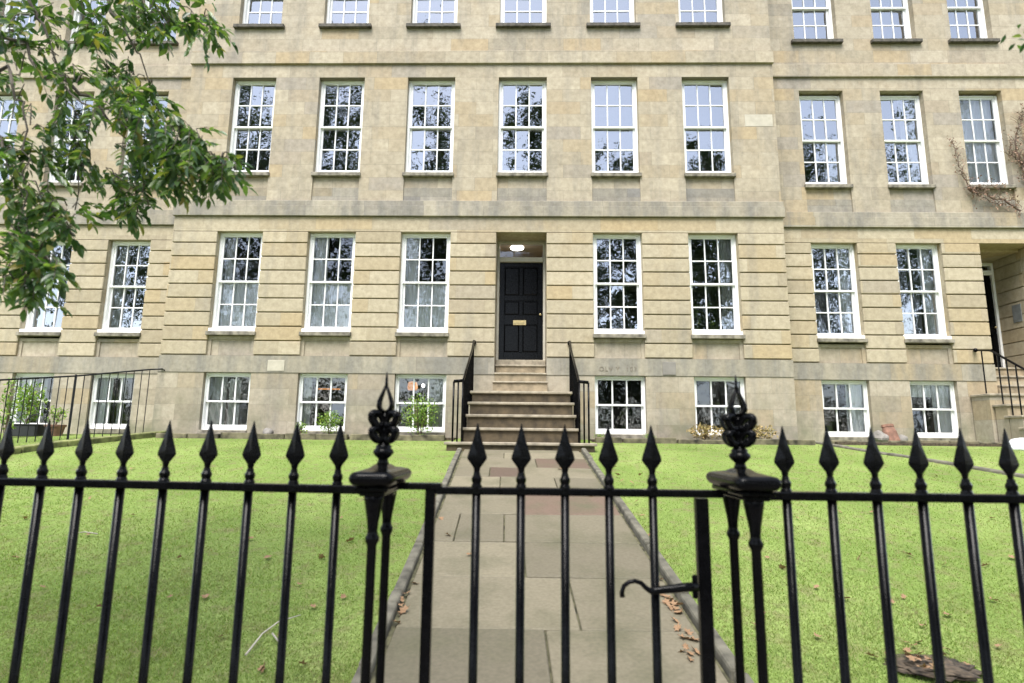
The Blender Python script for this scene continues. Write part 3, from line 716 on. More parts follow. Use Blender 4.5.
# ------------------------------------------------------------ street railings, gate and gate posts
ZR = 1.403
def spear(parent, x, y, z=ZR, name='spear_head'):
    b = MB()
    b.lathe(x, y, [(.015, z+.008), (.0145, z+.014), (.0115, z+.020), (.0142, z+.028), (.0142, z+.034), (.010, z+.042), (.009, z+.050)], 12)
    prof = [(.0085, .007, .050), (.0105, .008, .062), (.0265, .008, .083), (.0285, .008, .088), (.0265, .0078, .097), (.014, .006, .135), (.0015, .0015, .184)]
    base = len(b.v)
    for (rx, ry, h) in prof: b.v += [(x+rx, y, z+h), (x, y+ry, z+h), (x-rx, y, z+h), (x, y-ry, z+h)]
    for i in range(len(prof)-1):
        for k in range(4): b.f.append((base+i*4+k, base+i*4+(k+1)%4, base+(i+1)*4+(k+1)%4, base+(i+1)*4+k)); b.m.append(0)
    b.f.append(tuple(base+len(prof)*4-4+k for k in range(4))); b.m.append(0)
    return b.build(name, M['black'], parent, bevel=.0015)
def picket(parent, x, y, zb, z=ZR):
    q = MB().tube([(x, y, zb), (x, y, z+.006)], .0118, 10).build('bar', M['black'], parent, smooth=True)
    spear(q, x, y, z); return q
# left run, slightly turned away from the street
t = thing('fence_railing', 'black spear-topped street railing to the left of the gate', 'railing')
lx = [337, 293, 249, 205.5, 163.5, 121, 80, 41, 1, -38, -77, -116]
for i, px in enumerate(lx):
    Yb = 1.64 + .012*i; p = at(px, 488.5-.021*(337-px), Yb); picket(t, p.x, p.y, .06)
pa, pb = at(395, 489.5, 1.61), at(-116, 479, 1.64+.012*11)
def bar_between(parent, name, A, B, hw, hh):
    A, B = Vector(A), Vector(B); d = (B-A).normalized(); s = Vector((-d.y, d.x, 0)).normalized()*hw; u = Vector((0,0,hh)); b = MB()
    b.v = [tuple(A-s-u), tuple(A+s-u), tuple(A+s+u), tuple(A-s+u), tuple(B-s-u), tuple(B+s-u), tuple(B+s+u), tuple(B-s+u)]
    b.f = [(0,1,2,3), (7,6,5,4), (0,4,5,1), (1,5,6,2), (2,6,7,3), (3,7,4,0)]; b.m = [0]*6
    return b.build(name, M['black'], parent, bevel=.003)
bar_between(t, 'top_rail', (pa.x, pa.y, ZR), (pb.x, pb.y, ZR), .016, .011)
bar_between(t, 'bottom_rail', (pa.x, pa.y, .20), (pb.x, pb.y, .20), .016, .011)
# right run
t = thing('fence_railing', 'black spear-topped street railing to the right of the gate', 'railing')
for i in range(9): picket(t, .701+.1184*i, 1.60, .06)
bar_between(t, 'top_rail', (.57, 1.60, ZR), (1.72, 1.60, ZR), .016, .011)
bar_between(t, 'bottom_rail', (.57, 1.60, .20), (1.72, 1.60, .20), .016, .011)
# coping the railings stand on
for x0, x1, y0, y1, lb in ((-2.3, -.46, 1.62, 1.78, 'low stone coping under the left street railing'), (.66, 2.0, 1.60, 1.60, 'low stone coping under the right street railing')):
    b = MB(); b.box(x0, x1, 1.48, 1.88, -.1, .10); tag(b.build('coping', M['kerb'], bevel=.01), lb, 'coping')
# gate
t = thing('garden_gate', 'closed black iron garden gate with five spear heads across the path', 'gate')
YG = 1.63
for px in (476.5, 521, 565, 609, 652.5):
    p = at(px, 490, YG); picket(t, p.x, YG, .10)
p0, p1 = at(430.5, 500, YG), at(701, 500, YG)
b = MB(); b.box(p0.x-.0135, p0.x+.0135, YG-.012, YG+.012, .06, ZR+.012); b.build('stile', M['black'], t, bevel=.002)
b = MB(); b.box(p1.x-.017, p1.x+.017, YG-.012, YG+.012, .06, ZR-.012); b.build('stile', M['black'], t, bevel=.002)
bar_between(t, 'top_rail', (p0.x+.0136, YG, ZR), (at(722, 490, YG).x, YG, ZR), .013, .010)
bar_between(t, 'bottom_rail', (p0.x+.0136, YG, .2), (p1.x-.018, YG, .2), .010, .012)
bar_between(t, 'hinge_bar', (-.44, YG+.002, ZR+.0105), (p0.x+.03, YG+.002, ZR+.0105), .0165, .009)
# latch with curled thumb-piece
L = MB(); yl = YG-.028
pl = [at(x, y, yl) for x, y in ((622.5, 597), (622, 592), (624, 586), (629, 582), (635, 581), (641, 583), (646, 588), (651, 591.5))]
L.tube(pl, [.007, .006, .0058, .0058, .0058, .006, .0065, .007], 8)
pm = [at(x, y, yl) for x, y in ((650, 591.5), (656, 590.5), (672, 589), (684, 587.5), (698, 586.5))]
L.tube(pm, [.009, .010, .011, .012, .012], 8)
L.build('latch', M['black'], t, smooth=True)
q = at(695, 587, YG-.02); MB().box(q.x-.006, q.x+.008, YG-.02, YG-.0125, q.z-.03, q.z+.03).build('latch_plate', M['black'], t, bevel=.003)

def gate_post(cx, yaw, label):
    t = thing('gate_post', label, 'gate post'); yf, yr = 1.50, 1.655; yc = (yf+yr)/2
    for y in (yf, yr):
        b = MB(); prof = [(.018, .02), (.018, .10), (.0118, .12), (.0118, 1.278), (.0135, 1.284), (.0175, 1.291), (.0175, 1.299), (.0135, 1.306), (.0125, 1.314), (.0145, 1.335), (.0215, 1.375), (.0245, 1.392), (.0245, 1.402)]
        b.lathe(cx, y, prof, 14); b.build('column', M['black'], t, smooth=True, bevel=.0)
    b = MB(); b.box(cx-.032, cx+.032, yc-.105, yc+.105, 1.40, 1.412); b.box(cx-.042, cx+.042, yc-.115, yc+.115, 1.412, 1.424)
    b.build('bed_mould', M['black'], t, bevel=.003)
    # pillow-edged slab cap rising to the finial
    b = MB(); n = 40; prof = []
    def ring(hx, hy, z, r):
        o = []
        for k in range(n):
            an = 2*math.pi*(k+.5)/n; e = 8.0
            cx_, cy_ = math.cos(an), math.sin(an)
            o.append((cx + hx*math.copysign(abs(cx_)**(2/e), cx_), yc + hy*math.copysign(abs(cy_)**(2/e), cy_), z))
        return o
    rings = [(.040, .112, 1.424), (.051, .125, 1.428), (.057, .132, 1.436), (.059, .134, 1.444), (.057, .132, 1.452), (.051, .126, 1.458), (.040, .11, 1.461), (.026, .05, 1.466), (.018, .022, 1.474)]
    for hx, hy, z in rings: b.v += ring(hx, hy, z, 0)
    for i in range(len(rings)-1):
        for k in range(n): b.f.append((i*n+k, i*n+(k+1)%n, (i+1)*n+(k+1)%n, (i+1)*n+k)); b.m.append(0)
    b.f.append(tuple(range(n))[::-1]); b.f.append(tuple((len(rings)-1)*n+k for k in range(n))); b.m += [0, 0]
    b.build('cap', M['black'], t, smooth=True)
    # finial: bulb, two tiers of open scrolls, teardrop
    b = MB(); z0 = 1.470; 
    b.lathe(cx, yc, [(.019, z0), (.014, z0+.012), (.013, z0+.018), (.022, z0+.026), (.028, z0+.034), (.026, z0+.041), (.020, z0+.046), (.022, z0+.050), (.018, z0+.055), (.010, z0+.060), (.009, z0+.09), (.008, z0+.145)], 18)
    for tier, (zc, rx, rz) in enumerate(((1.552, .0185, .0150), (1.592, .0205, .0160))):
        for k in range(4):
            an = k*math.pi/2 + math.pi/4 + yaw; d = Vector((math.cos(an), math.sin(an), 0)); P = []
            for j in range(19):
                u = 2*math.pi*j/18; rr_ = rx*(1+.0*math.cos(u)); tilt = .35
                off = d*(rx+.0055 + rr_*math.cos(u)) + Vector((0, 0, rz*math.sin(u) + tilt*rr_*math.cos(u)*1.0))
                P.append(Vector((cx, yc, zc)) + off)
            b.tube(P, .0092, 8, cap=False)
    for k in range(4):
        an = k*math.pi/2 + math.pi/4 + yaw; d = Vector((math.cos(an), math.sin(an), 0))
        P = [Vector((cx, yc, 1.612)) + d*r_ + Vector((0, 0, h)) for r_, h in ((.005, 0), (.017, .005), (.024, .015), (.023, .027), (.016, .043), (.0085, .058), (.002, .072))]
        b.tube(P, [.006, .006, .0058, .0052, .0045, .004, .003], 8)
    b.lathe(cx, yc, [(.005, 1.678), (.0045, 1.69), (.0038, 1.705), (.0012, 1.722)], 10)
    b.build('finial', M['black'], t, smooth=True)
    return t
gate_post(-.374, .12, 'black iron gate post with slab cap and scroll finial at the left of the gate')
gate_post(.575, -.15, 'black iron gate post with slab cap and scroll finial at the right of the gate')

# ------------------------------------------------------------ foliage tools
def leaves_np(P, D, Nn, L, Wd, fold=.25, pts=6):
    """elongated folded leaves: base P, direction D, normal Nn"""
    D = D/np.linalg.norm(D, axis=1, keepdims=True); S = np.cross(D, Nn); S /= np.maximum(np.linalg.norm(S, axis=1, keepdims=True), 1e-6)
    U = np.cross(S, D); L = L[:, None]; Wd = Wd[:, None]; n = len(P)
    mid1 = P + D*L*.35 - U*Wd*fold*.0; mid2 = P + D*L*.72 - U*L*.03; tip = P + D*L - U*L*.10
    l1 = mid1 + S*Wd*.5 + U*Wd*fold; r1 = mid1 - S*Wd*.5 + U*Wd*fold; l2 = mid2 + S*Wd*.38 + U*Wd*fold*.7; r2 = mid2 - S*Wd*.38 + U*Wd*fold*.7
    V = np.stack([P, l1, mid1, r1, l2, mid2, r2, tip], 1).reshape(-1, 3)
    f = np.array([(0,2,1), (0,3,2), (1,2,4), (2,5,4), (2,3,5), (3,6,5), (4,5,7), (5,6,7)])
    F = (np.arange(n)[:, None, None]*8 + f[None]).reshape(-1, 3)
    return V, F
def quads_np(P, D, Nn, L, Wd):
    D = D/np.linalg.norm(D, axis=1, keepdims=True); S = np.cross(D, Nn); S /= np.maximum(np.linalg.norm(S, axis=1, keepdims=True), 1e-6)
    L = L[:, None]; Wd = Wd[:, None]; n = len(P)
    V = np.stack([P, P+D*L*.5+S*Wd*.5, P+D*L, P+D*L*.5-S*Wd*.5], 1).reshape(-1, 3)
    return V, (np.arange(n)[:, None]*4 + np.arange(4)[None]).reshape(-1, 4)
def randu(n):
    v = nr.normal(size=(n, 3)); return v/np.linalg.norm(v, axis=1, keepdims=True)

# near tree at the left: trunk outside the frame, boughs reaching in
t = thing('leafy_tree', 'tree with dark green pointed leaves hanging in from the upper left', 'tree')
TS = .50
TX, TY = -6.3*TS, 4.6*TS
def at_(px, py, Y): return at(px, py, Y*TS)
tr = MB(); tr.tube([(TX, TY, gz(TX, TY)-.2), (TX+.03, TY, 1.6), (TX-.05, TY+.05, 2.8), (TX+.05, TY, 4.2), (TX, TY+.1, 6.0)], [.20, .15, .13, .10, .05], 12)
tr.build('trunk', M['bark'], t, smooth=True)
boughs = [  # px polyline with distance, radius start
    [(-130, 10, 4.6), (-40, 20, 4.5), (20, 40, 4.4), (45, 75, 4.3), (95, 110, 4.2), (150, 135, 4.1), (200, 155, 4.0), (238, 165, 4.0)],
    [(-130, 10, 4.6), (20, -15, 4.6), (40, 20, 4.6), (60, 70, 4.6), (85, 120, 4.6), (80, 170, 4.6), (75, 210, 4.6)],
    [(-140, -60, 4.8), (0, -50, 4.9), (90, -30, 4.9), (150, -10, 4.8), (185, 5, 4.7), (205, 25, 4.7)],
    [(-120, 60, 4.2), (-40, 70, 3.9), (5, 65, 3.8), (20, 100, 3.8), (30, 160, 3.8), (20, 230, 3.8), (25, 290, 3.8)],
    [(45, 75, 4.3), (90, 95, 4.4), (128, 140, 4.5), (140, 190, 4.5), (135, 225, 4.5)],
    [(90, -30, 4.9), (120, 20, 4.8), (140, 55, 4.8), (155, 95, 4.8), (160, 110, 4.8)],
    [(-40, 70, 3.9), (-10, 130, 3.9), (20, 180, 4.0), (60, 210, 4.1), (75, 235, 4.1)],
]
bm_ = MB()
for pl_ in boughs:
    pts = [at_(x, y, d) for x, y, d in pl_]
    n = len(pts); fine = []
    for i in range(n-1):
        for k in range(4):
            q = pts[i].lerp(pts[i+1], k/4); fine.append(q + Vector((rnd.uniform(-.012, .012), rnd.uniform(-.012, .012), rnd.uniform(-.012, .012)+.02*math.sin(k*1.6))))
    fine.append(pts[-1]); m_ = len(fine); r0 = .011 if pl_[0][0] < -100 else .009
    bm_.tube(fine, [max(.0025, r0*(1-i/m_)**1.5) for i in range(m_)], 7)
tr2 = MB()
for s0, e0 in (((TX, TY, 2.5), at_(-130, 10, 4.6)), ((TX, TY, 3.1), at_(-140, -60, 4.8)), ((TX, TY, 2.2), at_(-120, 60, 4.2))):
    a_ = Vector(s0); tr2.tube([a_, a_.lerp(e0, .5)+Vector((0, 0, .12)), e0], [.05, .028, .011], 8)
tr2.build('limb', M['bark'], t, smooth=True)
# leaf clusters: px, py, radius px, sprays, distance
CL = [(8, 25, 26, 10, 4.3), (45, 20, 25, 8, 4.7), (85, 15, 24, 11, 4.8), (60, 55, 24, 10, 4.5), (100, 50, 22, 11, 4.6), (20, 75, 22, 8, 4.2),
      (148, 14, 25, 24, 4.8), (170, 25, 20, 14, 4.8), (135, 32, 14, 8, 4.8), (203, 22, 12, 8, 4.7), (215, 36, 10, 7, 4.7), (200, 38, 8, 4, 4.7),
      (75, 85, 20, 10, 4.4), (110, 85, 24, 17, 4.4), (135, 75, 14, 7, 4.7), (150, 85, 10, 4, 4.8), (60, 105, 20, 9, 4.5), (135, 110, 24, 20, 4.3), (160, 118, 20, 18, 4.2), (105, 120, 20, 12, 4.5),
      (180, 135, 20, 18, 4.1), (165, 145, 20, 16, 4.2), (200, 150, 18, 17, 4.0), (220, 165, 16, 16, 4.0), (232, 172, 11, 9, 4.0), (205, 170, 16, 12, 4.0), (190, 172, 13, 8, 4.1), (140, 150, 24, 14, 4.4),
      (30, 130, 24, 10, 4.2), (70, 145, 26, 15, 4.6), (45, 165, 24, 12, 4.3), (90, 165, 22, 13, 4.6), (10, 175, 24, 12, 3.9), (120, 180, 22, 14, 4.5), (140, 195, 22, 16, 4.5), (130, 212, 16, 9, 4.5), (150, 208, 10, 4, 4.5),
      (15, 205, 24, 10, 3.9), (45, 195, 18, 5, 4.4), (70, 208, 18, 10, 4.2), (45, 222, 22, 13, 4.1), (20, 245, 26, 16, 3.85), (40, 260, 22, 16, 3.9), (18, 280, 22, 14, 3.85), (38, 288, 14, 8, 3.85), (5, 150, 20, 8, 3.9), (70, 228, 12, 6, 4.1),
      (-30, 60, 50, 24, 4.5), (-40, 170, 50, 22, 4.2), (-40, 260, 45, 16, 4.0), (60, -40, 60, 26, 4.9), (160, -30, 30, 12, 4.8), (-80, -30, 80, 40, 4.7)]
P_, D_, N_, L_, W_ = [], [], [], [], []
for (px_, py, rpx, cnt, dist) in CL:
    c0 = at_(px_, py, dist)
    for _ in range(round(cnt*(.62 if 25 < px_ < 150 and 60 < py < 215 else .80))):
        a_ = rnd.uniform(0, 6.283); rr_ = rpx*math.sqrt(rnd.random())*.9; px = px_-5 if px_ > 120 else px_
        s0 = at_(px + rr_*math.cos(a_), py-8 + rr_*math.sin(a_)*.9, dist + rnd.uniform(-.35, .35))
        dr = Vector((rnd.gauss(.25, .6), rnd.gauss(0, .6), rnd.gauss(-.55, .45))).normalized(); ln = rnd.uniform(.12, .2)*TS
        e0 = s0 + dr*ln + Vector((0, 0, -.03)); mid_ = s0.lerp(e0, .5) + Vector((0, 0, .012))
        bm_.tube([s0, mid_, e0], [.0019, .0015, .001], 5, cap=False)
        if rnd.random() < .5: bm_.tube([c0 + (s0-c0)*rnd.uniform(.1, .4), c0.lerp(s0, .6)+Vector((0,0,.015)), s0], [.0027, .0022, .0018], 5, cap=False)
        side = dr.cross(Vector((0, 0, 1)));  side = side.normalized() if side.length > .1 else Vector((1, 0, 0))
        nl = rnd.choice((4, 5, 5, 6)); 
        for j in range(nl*2+1):
            f = (j//2+.6)/nl if j < nl*2 else 1.0
            q = s0.lerp(e0, min(f, 1)); sg = 1 if j % 2 else -1
            dd = dr*.8 + side*sg*(.9 if j < nl*2 else 0) + Vector((rnd.gauss(0, .2), rnd.gauss(0, .2), -.35+rnd.gauss(0, .25)))
            P_.append(q); D_.append(dd); N_.append(Vector((rnd.gauss(0, .45), rnd.gauss(-.1, .45), 1)))
            l_ = rnd.uniform(.068, .118)*TS; L_.append(l_); W_.append(l_*rnd.uniform(.34, .46))
V, F = leaves_np(np.array(P_), np.array(D_), np.array(N_), np.array(L_), np.array(W_))
npmesh('crown', V, F, M['leaf'], t)
bm_.build('twig', M['bark'], t)
# upper crown above the frame
n = 4000; c_ = np.array([TX, TY+.3, 5.2]); P = c_ + randu(n)*(nr.random((n, 1))**.45)*np.array([1.7, 1.6, 1.3]); keep = (P[:, 0] < -2.7) | (P[:, 2] > 4.4); P = P[keep]; n = len(P)
V, F = leaves_np(P, randu(n)+np.array([0, 0, -.5]), randu(n)+np.array([0, 0, 1.5]), nr.uniform(.08, .13, n), nr.uniform(.035, .05, n)); npmesh('crown', V, F, M['leaf'], t)

# tip of another branch at the right edge
t = thing('leafy_branch_tree', 'tree whose one blurred leafy tip pokes in at the upper right edge', 'tree')
MB().tube([(6.0, 3.4, gz(6, 3.4)-.2), (6.05, 3.4, 3), (5.9, 3.5, 5.5)], [.18, .14, .06], 10).build('trunk', M['bark'], t, smooth=True)
e0 = at(1030, 36, 1.7); MB().tube([(6.0, 3.4, 4.4), Vector((6.0, 3.4, 4.4)).lerp(e0, .5)+Vector((0, 0, .1)), e0], [.05, .025, .004], 7).build('limb', M['bark'], t, smooth=True)
n = 46; P = np.array([at(1046+rnd.gauss(0, 14), 34+rnd.gauss(0, 9), 1.7+rnd.gauss(0, .05)) for _ in range(n)])
P = np.vstack([P, np.array([at(x, y, 1.7) for x, y in ((1016, 40), (1022, 36), (1026, 42))])])
P2 = np.array([5.9, 3.5, 5.6]) + randu(1500)*(nr.random((1500, 1))**.5)*np.array([1.3, 1.4, 1.2]); P = np.vstack([P, P2]); n = len(P)
V, F = leaves_np(P, randu(n)+np.array([-.6, 0, -.4]), randu(n)+np.array([0, 0, 1.5]), np.where(P[:, 1] < 2, nr.uniform(.025, .035, n), nr.uniform(.06, .09, n)), np.where(P[:, 1] < 2, .012, .035)); npmesh('crown', V, F, M['leaf'], t)

# street trees across the road, seen in the window panes
def street_tree(x, y, h, rx, label, n=9000, low=.3, dens=1.0):
    t = thing('street_tree', label, 'tree', 'street trees across the road seen in the window glass')
    m = MB(); m.tube([(x, y, -.1), (x+.1, y, h*.3), (x-.1, y+.2, h*.6), (x, y, h*.92)], [.38, .28, .18, .05], 10)
    for i in range(12):
        a_ = i*2.4; z = h*(.3+.05*i); r_ = rx*rnd.uniform(.6, .9)*(1-.04*i)
        m.tube([(x, y, z), (x+r_*.5*math.cos(a_), y+r_*.5*math.sin(a_), z+h*.07), (x+r_*math.cos(a_), y+r_*math.sin(a_), z+h*.12)], [.12, .07, .02], 6)
    m.build('trunk', M['bark'], t, smooth=True)
    nc = 95; cc = []
    while len(cc) < nc:
        v = nr.normal(size=3); v /= np.linalg.norm(v); v *= nr.random()**.4
        z = h*(low+(1-low)*(v[2]+1)/2); fr = (z/h-low)/(1-low); wr = rx*math.sin(math.pi*min(.97, .15+.8*fr))**.6
        cc.append((x+v[0]*wr, y+v[1]*wr, z))
    cc = np.array(cc); idx = nr.integers(0, nc, n); P = cc[idx] + nr.normal(size=(n, 3))*np.array([.75, .75, .55])*rx/5
    V, F = quads_np(P, randu(n), randu(n), nr.uniform(.22, .38, n), nr.uniform(.14, .22, n)); npmesh('crown', V, F, M['farleaf'], t)
for i, (x, h, rx, lb) in enumerate(((-27.5, 26, 4.4, 'tree mirrored in the panes of the left-hand house'), (-20.5, 29, 4.2, 'tall tree mirrored in the leftmost upper panes of the central house'),
        (-13.4, 32, 4.2, 'tallest dark tree mirrored in the second column of panes'), (-6.0, 29.5, 3.9, 'dark tree with bright gaps mirrored in the panes left of the door'),
        (1.8, 25.0, 3.3, 'dark rounded tree mirrored in the panes above the front door'), (7.0, 21.6, 3.2, 'lower tree mirrored in the panes right of the door'),
        (12.4, 22.4, 3.4, 'lower tree mirrored in the last column of panes of the central house'), (20.0, 24.5, 4.2, 'tree mirrored in the left panes of the right-hand house'),
        (27.5, 27, 4.4, 'tree mirrored in the middle panes of the right-hand house'), (35, 23, 4.4, 'tree mirrored in the last panes of the right-hand house'))):
    street_tree(x, -12.6-.6*(i % 2), h, rx, lb, n=13000, low=.12)
# hedge across the road
n = 14000; P = np.stack([nr.uniform(-34, 34, n), -14.6+nr.normal(size=n)*.45, nr.uniform(0, 4.2, n)+nr.normal(size=n)*.2], 1)
V, F = quads_np(P, randu(n), randu(n), nr.uniform(.25, .4, n), nr.uniform(.2, .3, n)); o = npmesh('hedge', V, F, M['farleaf']); tag(o, 'long dark hedge across the road mirrored in the basement panes', 'hedge')

# shrubs at the wall foot
def shrub(name, label, cat, x, y, z, rx, h, n, m='bushleaf', ls=.05, group=None, stems=6, parent=None):
    t = parent or thing(name, label, cat, group)
    b = MB()
    P = []
    for i in range(stems):
        a_ = rnd.uniform(0, 6.28); r_ = rx*rnd.uniform(.2, .8); e = Vector((x+r_*math.cos(a_), y+r_*.7*math.sin(a_), z+h*rnd.uniform(.6, 1)))
        b.tube([(x, y, z-.03), Vector((x, y, z)).lerp(e, .5)+Vector((0, 0, .03)), e], [.007, .005, .002], 5); 
    b.build('stem', M['vinewood'], t)
    q = randu(n)*(nr.random((n, 1))**.5)*np.array([rx, rx*.6, h/2]) + np.array([x, y, z+h*.52])
    q += nr.normal(size=(n, 3))*.02
    V, F = leaves_np(q, randu(n)+np.array([0, -.2, .35]), randu(n)+np.array([0, -.4, 1]), nr.uniform(.7, 1.2, n)*ls, nr.uniform(.3, .5, n)*ls); npmesh('foliage', V, F, M[m], t)
    return t
def foot(px, py, Y=11.75): return at(px, py, Y)
p = foot(330, 433); shrub('shrub', 'small yellow-green shrub in front of the second basement window', 'shrub', p.x, 11.72, 1.52, .26, .50, 480, ls=.055)
p = foot(302, 433); shrub('shrub', 'low bright shrub below the left edge of the second basement window', 'shrub', p.x, 11.72, 1.52, .13, .28, 140, ls=.05)
p = foot(420, 435); shrub('shrub', 'taller loose green shrub in front of the basement window left of the steps', 'shrub', p.x, 11.66, 1.52, .40, .84, 800, ls=.06, stems=14)
# dry remains of plants in the bed below the last basement window
for px, lab, rx, n in ((745, 'dry yellowed plants heaped in the bed right of the last basement window', .62, 950), (704, 'dry yellowed plants under the last basement window of the central house', .34, 380)):
    p = foot(px, 434); shrub('dry_plant', lab, 'plant', p.x, 11.72, 1.52, rx, .30, n, m='dryleaf', ls=.065, stems=14)
for px, lab in ((650, 'small dark weed growing between the two basement windows right of the steps'), (600, 'green weed at the wall foot beside the right handrail')):
    p = foot(px, 436); shrub('weed', lab, 'plant', p.x, 11.8, 1.5, .16, .14, 110, ls=.035, stems=4)

# pots
def pot(name, label, px, Y, r, h, m, plant, rx, hh, n):
    t = thing(name, label, 'plant pot'); p = at(px, 430, Y); z = gz(p.x, Y)
    MB().lathe(p.x, Y, [(r*.72, z-.01), (r*.95, z+h*.8), (r*1.06, z+h*.8), (r*1.08, z+h), (r*.9, z+h), (r*.88, z+h*.85)], 18).build('pot', m, t, smooth=False, bevel=.004)
    shrub('', '', '', p.x, Y, z+h, rx, hh, n, parent=t, ls=.07); return t
pot('potted_plant', 'terracotta pot with a low plant behind the thin left railing', 55, 11.6, .17, .22, M['terracotta'], 1, .22, .38, 130)
t = thing('planter', 'dark rectangular planter with a tall green shrub at the far left basement window', 'planter'); p = at(28, 430, 11.5); z = gz(0, 11.5)
b = MB(); b.box(p.x-.30, p.x+.24, 11.38, 11.62, z-.01, z+.21); b.box(p.x-.32, p.x+.26, 11.36, 11.64, z+.211, z+.235); b.build('box', M['planter'], t, bevel=.01)
shrub('', '', '', p.x-.05, 11.5, z+.22, .30, .85, 420, parent=t, ls=.09, stems=10)
p = at(5, 430, 11.0); shrub('shrub', 'tall thin yellow-green shrub behind the railing at the left edge', 'shrub', p.x, 11.0, gz(0, 11)-.02, .22, 1.2, 240, ls=.08)

# leaning terracotta pot and stones at the right-hand wall
p = at(892, 434, 12.2); t = thing('leaning_pot', 'broken terracotta pot leaning on the wall between the right basement windows', 'pot', loc=(p.x, 12.2, 1.53))
o = MB().lathe(0, 0, [(.15, 0), (.14, .2), (.11, .30), (.125, .31), (.12, .36), (.09, .36)], 16, sy=.7).build('pot_body', M['terracotta'], t, smooth=False); t.rotation_euler = (R(-14), R(-5), 0)
for px, py, s_, lab in ((880, 430, .15, 'grey rough stone left of the leaning terracotta pot'), (902, 431, .11, 'small grey stone right of the leaning terracotta pot'), (268, 432, .10, 'dark round stone at the wall foot between the first two basement windows')):
    Ys = 12.25 if px > 800 else 11.85; p = at(px, py, Ys); b = MB()
    bmm = bmesh.new(); bmesh.ops.create_icosphere(bmm, subdivisions=3, radius=s_)
    from mathutils import noise as mn
    for v in bmm.verts: v.co *= 1+.35*mn.noise(v.co*8+Vector((px, 0, 0))); v.co.z *= .95
    me = bpy.data.meshes.new('stone'); bmm.to_mesh(me); bmm.free(); me.materials.append(M['vent']); o = bpy.data.objects.new('stone', me); C.objects.link(o); o.location = (p.x, Ys, 1.5+s_*.7); tag(o, lab, 'stone')
# white tub by the right-hand steps
p = at(1022, 436, 11.0); z = gz(0, 11.0)
o = MB().lathe(p.x, 11.0, [(.30, z-.01), (.30, z+.03), (.27, z+.12), (.18, z+.19), (.04, z+.215)], 24, sy=.6).build('upturned_tub', M['whiteplastic'], smooth=True); tag(o, 'white upturned plastic tub on the grass by the far right steps', 'tub')

# dead creeper on the right-hand house
t = thing('dead_creeper', 'leafless brown creeper clinging round the upper right window', 'climber')
vb = MB(); P = []
def vine(pts, r0=.02, side=5, sp=16):
    q = [at(x, y, YW+(-.01 if True else 0)) for x, y in pts]; fine = []
    for i in range(len(q)-1):
        for k in range(4): fine.append(q[i].lerp(q[i+1], k/4)+Vector((rnd.gauss(0, .015), rnd.uniform(-.05, 0), rnd.gauss(0, .015))))
    fine.append(q[-1]); m_ = len(fine); vb.tube(fine, [max(.004, r0*(1-i/m_)) for i in range(m_)], 6)
    for i in range(m_):
        for _ in range(side):
            e = fine[i]+Vector((rnd.gauss(0, .10), -abs(rnd.gauss(0, .04)), rnd.gauss(.02, .10))); vb.tube([fine[i], fine[i].lerp(e, .5)+Vector((rnd.gauss(0, .02), -.02, .01)), e], [.005, .004, .002], 4, cap=False)
            if rnd.random() < .8: P.append(e)
vine([(1019, 212), (1003, 200), (985, 196), (968, 189), (962, 175), (956, 158), (951, 142)], .022)
vine([(968, 189), (980, 198), (1000, 206), (1012, 198)], .015, 4)
vine([(972, 192), (990, 186), (1003, 193)], .012, 4)
vine([(1030, 175), (1018, 160), (1014, 145), (1018, 125), (1022, 112)], .025, 6)
vine([(1016, 160), (1008, 155), (1011, 140)], .012, 4); vine([(1028, 190), (1022, 170), (1024, 140), (1030, 115)], .022, 7)
vb.build('stem', M['vinewood'], t)
P = np.array([tuple(p) for p in P]); P = np.repeat(P, 2, 0) + nr.normal(size=(len(P)*2, 3))*np.array([.03, .01, .03]); n = len(P)
V, F = leaves_np(P, randu(n)+np.array([0, -.3, -.5]), randu(n)+np.array([0, -1, .3]), nr.uniform(.03, .06, n), nr.uniform(.015, .035, n)); o = npmesh('dead_leaves', V, F, M['vineleaf'], t); tag(o, kind='stuff')

# things glimpsed inside
p = at(419, 385, 13.4); t = thing('pendant_lamp', 'lit amber pendant lamp inside the basement room left of the steps', 'lamp')
MB().lathe(p.x-.15, 13.4, [(.10, p.z-.12), (.12, p.z-.06), (.10, p.z+.06), (.04, p.z+.08)], 16).build('lamp_shade', M['warm'], t, smooth=True)
MB().lathe(p.x+.1, 13.4, [(.01, p.z-.05), (.03, p.z-.03), (.03, p.z), (.02, p.z+.02)], 12).build('bulb', M['lamp'], t, smooth=True)
MB().tube([(p.x-.15, 13.4, p.z+.1), (p.x-.15, 13.4, 3.15)], .01).build('cord', M['blackm'], t)
p = at(328, 389, 14.2); t = thing('strip_lamp', 'long amber lamp glowing inside the second basement window', 'lamp')
MB().tube([(p.x-.3, 14.2, p.z), (p.x+.3, 14.2, p.z)], .018, 10).build('lamp_shade', M['warm'], t, smooth=True)
MB().box(p.x-.02, p.x+.02, 14.24, 15.6, p.z-.02, p.z+.02).build('bracket', M['blackm'], t)
p = at(231, 385, 12.33); b = MB(); b.tube([(p.x+.075*math.cos(a_*math.pi/10), 12.33, p.z+.075*math.sin(a_*math.pi/10)) for a_ in range(21)], .014, 8, cap=False)
for a_ in range(6): b.tube([(p.x, 12.33, p.z), (p.x+.07*math.cos(a_*1.047), 12.33, p.z+.07*math.sin(a_*1.047))], .005, 5)
b.tube([(p.x, 12.33, p.z+.08), (p.x, 12.33, 2.77)], .003, 5)
tag(b.build('window_ornament', M['white'], smooth=True), 'pale round ornament hanging inside the leftmost basement window of the central house', 'ornament')

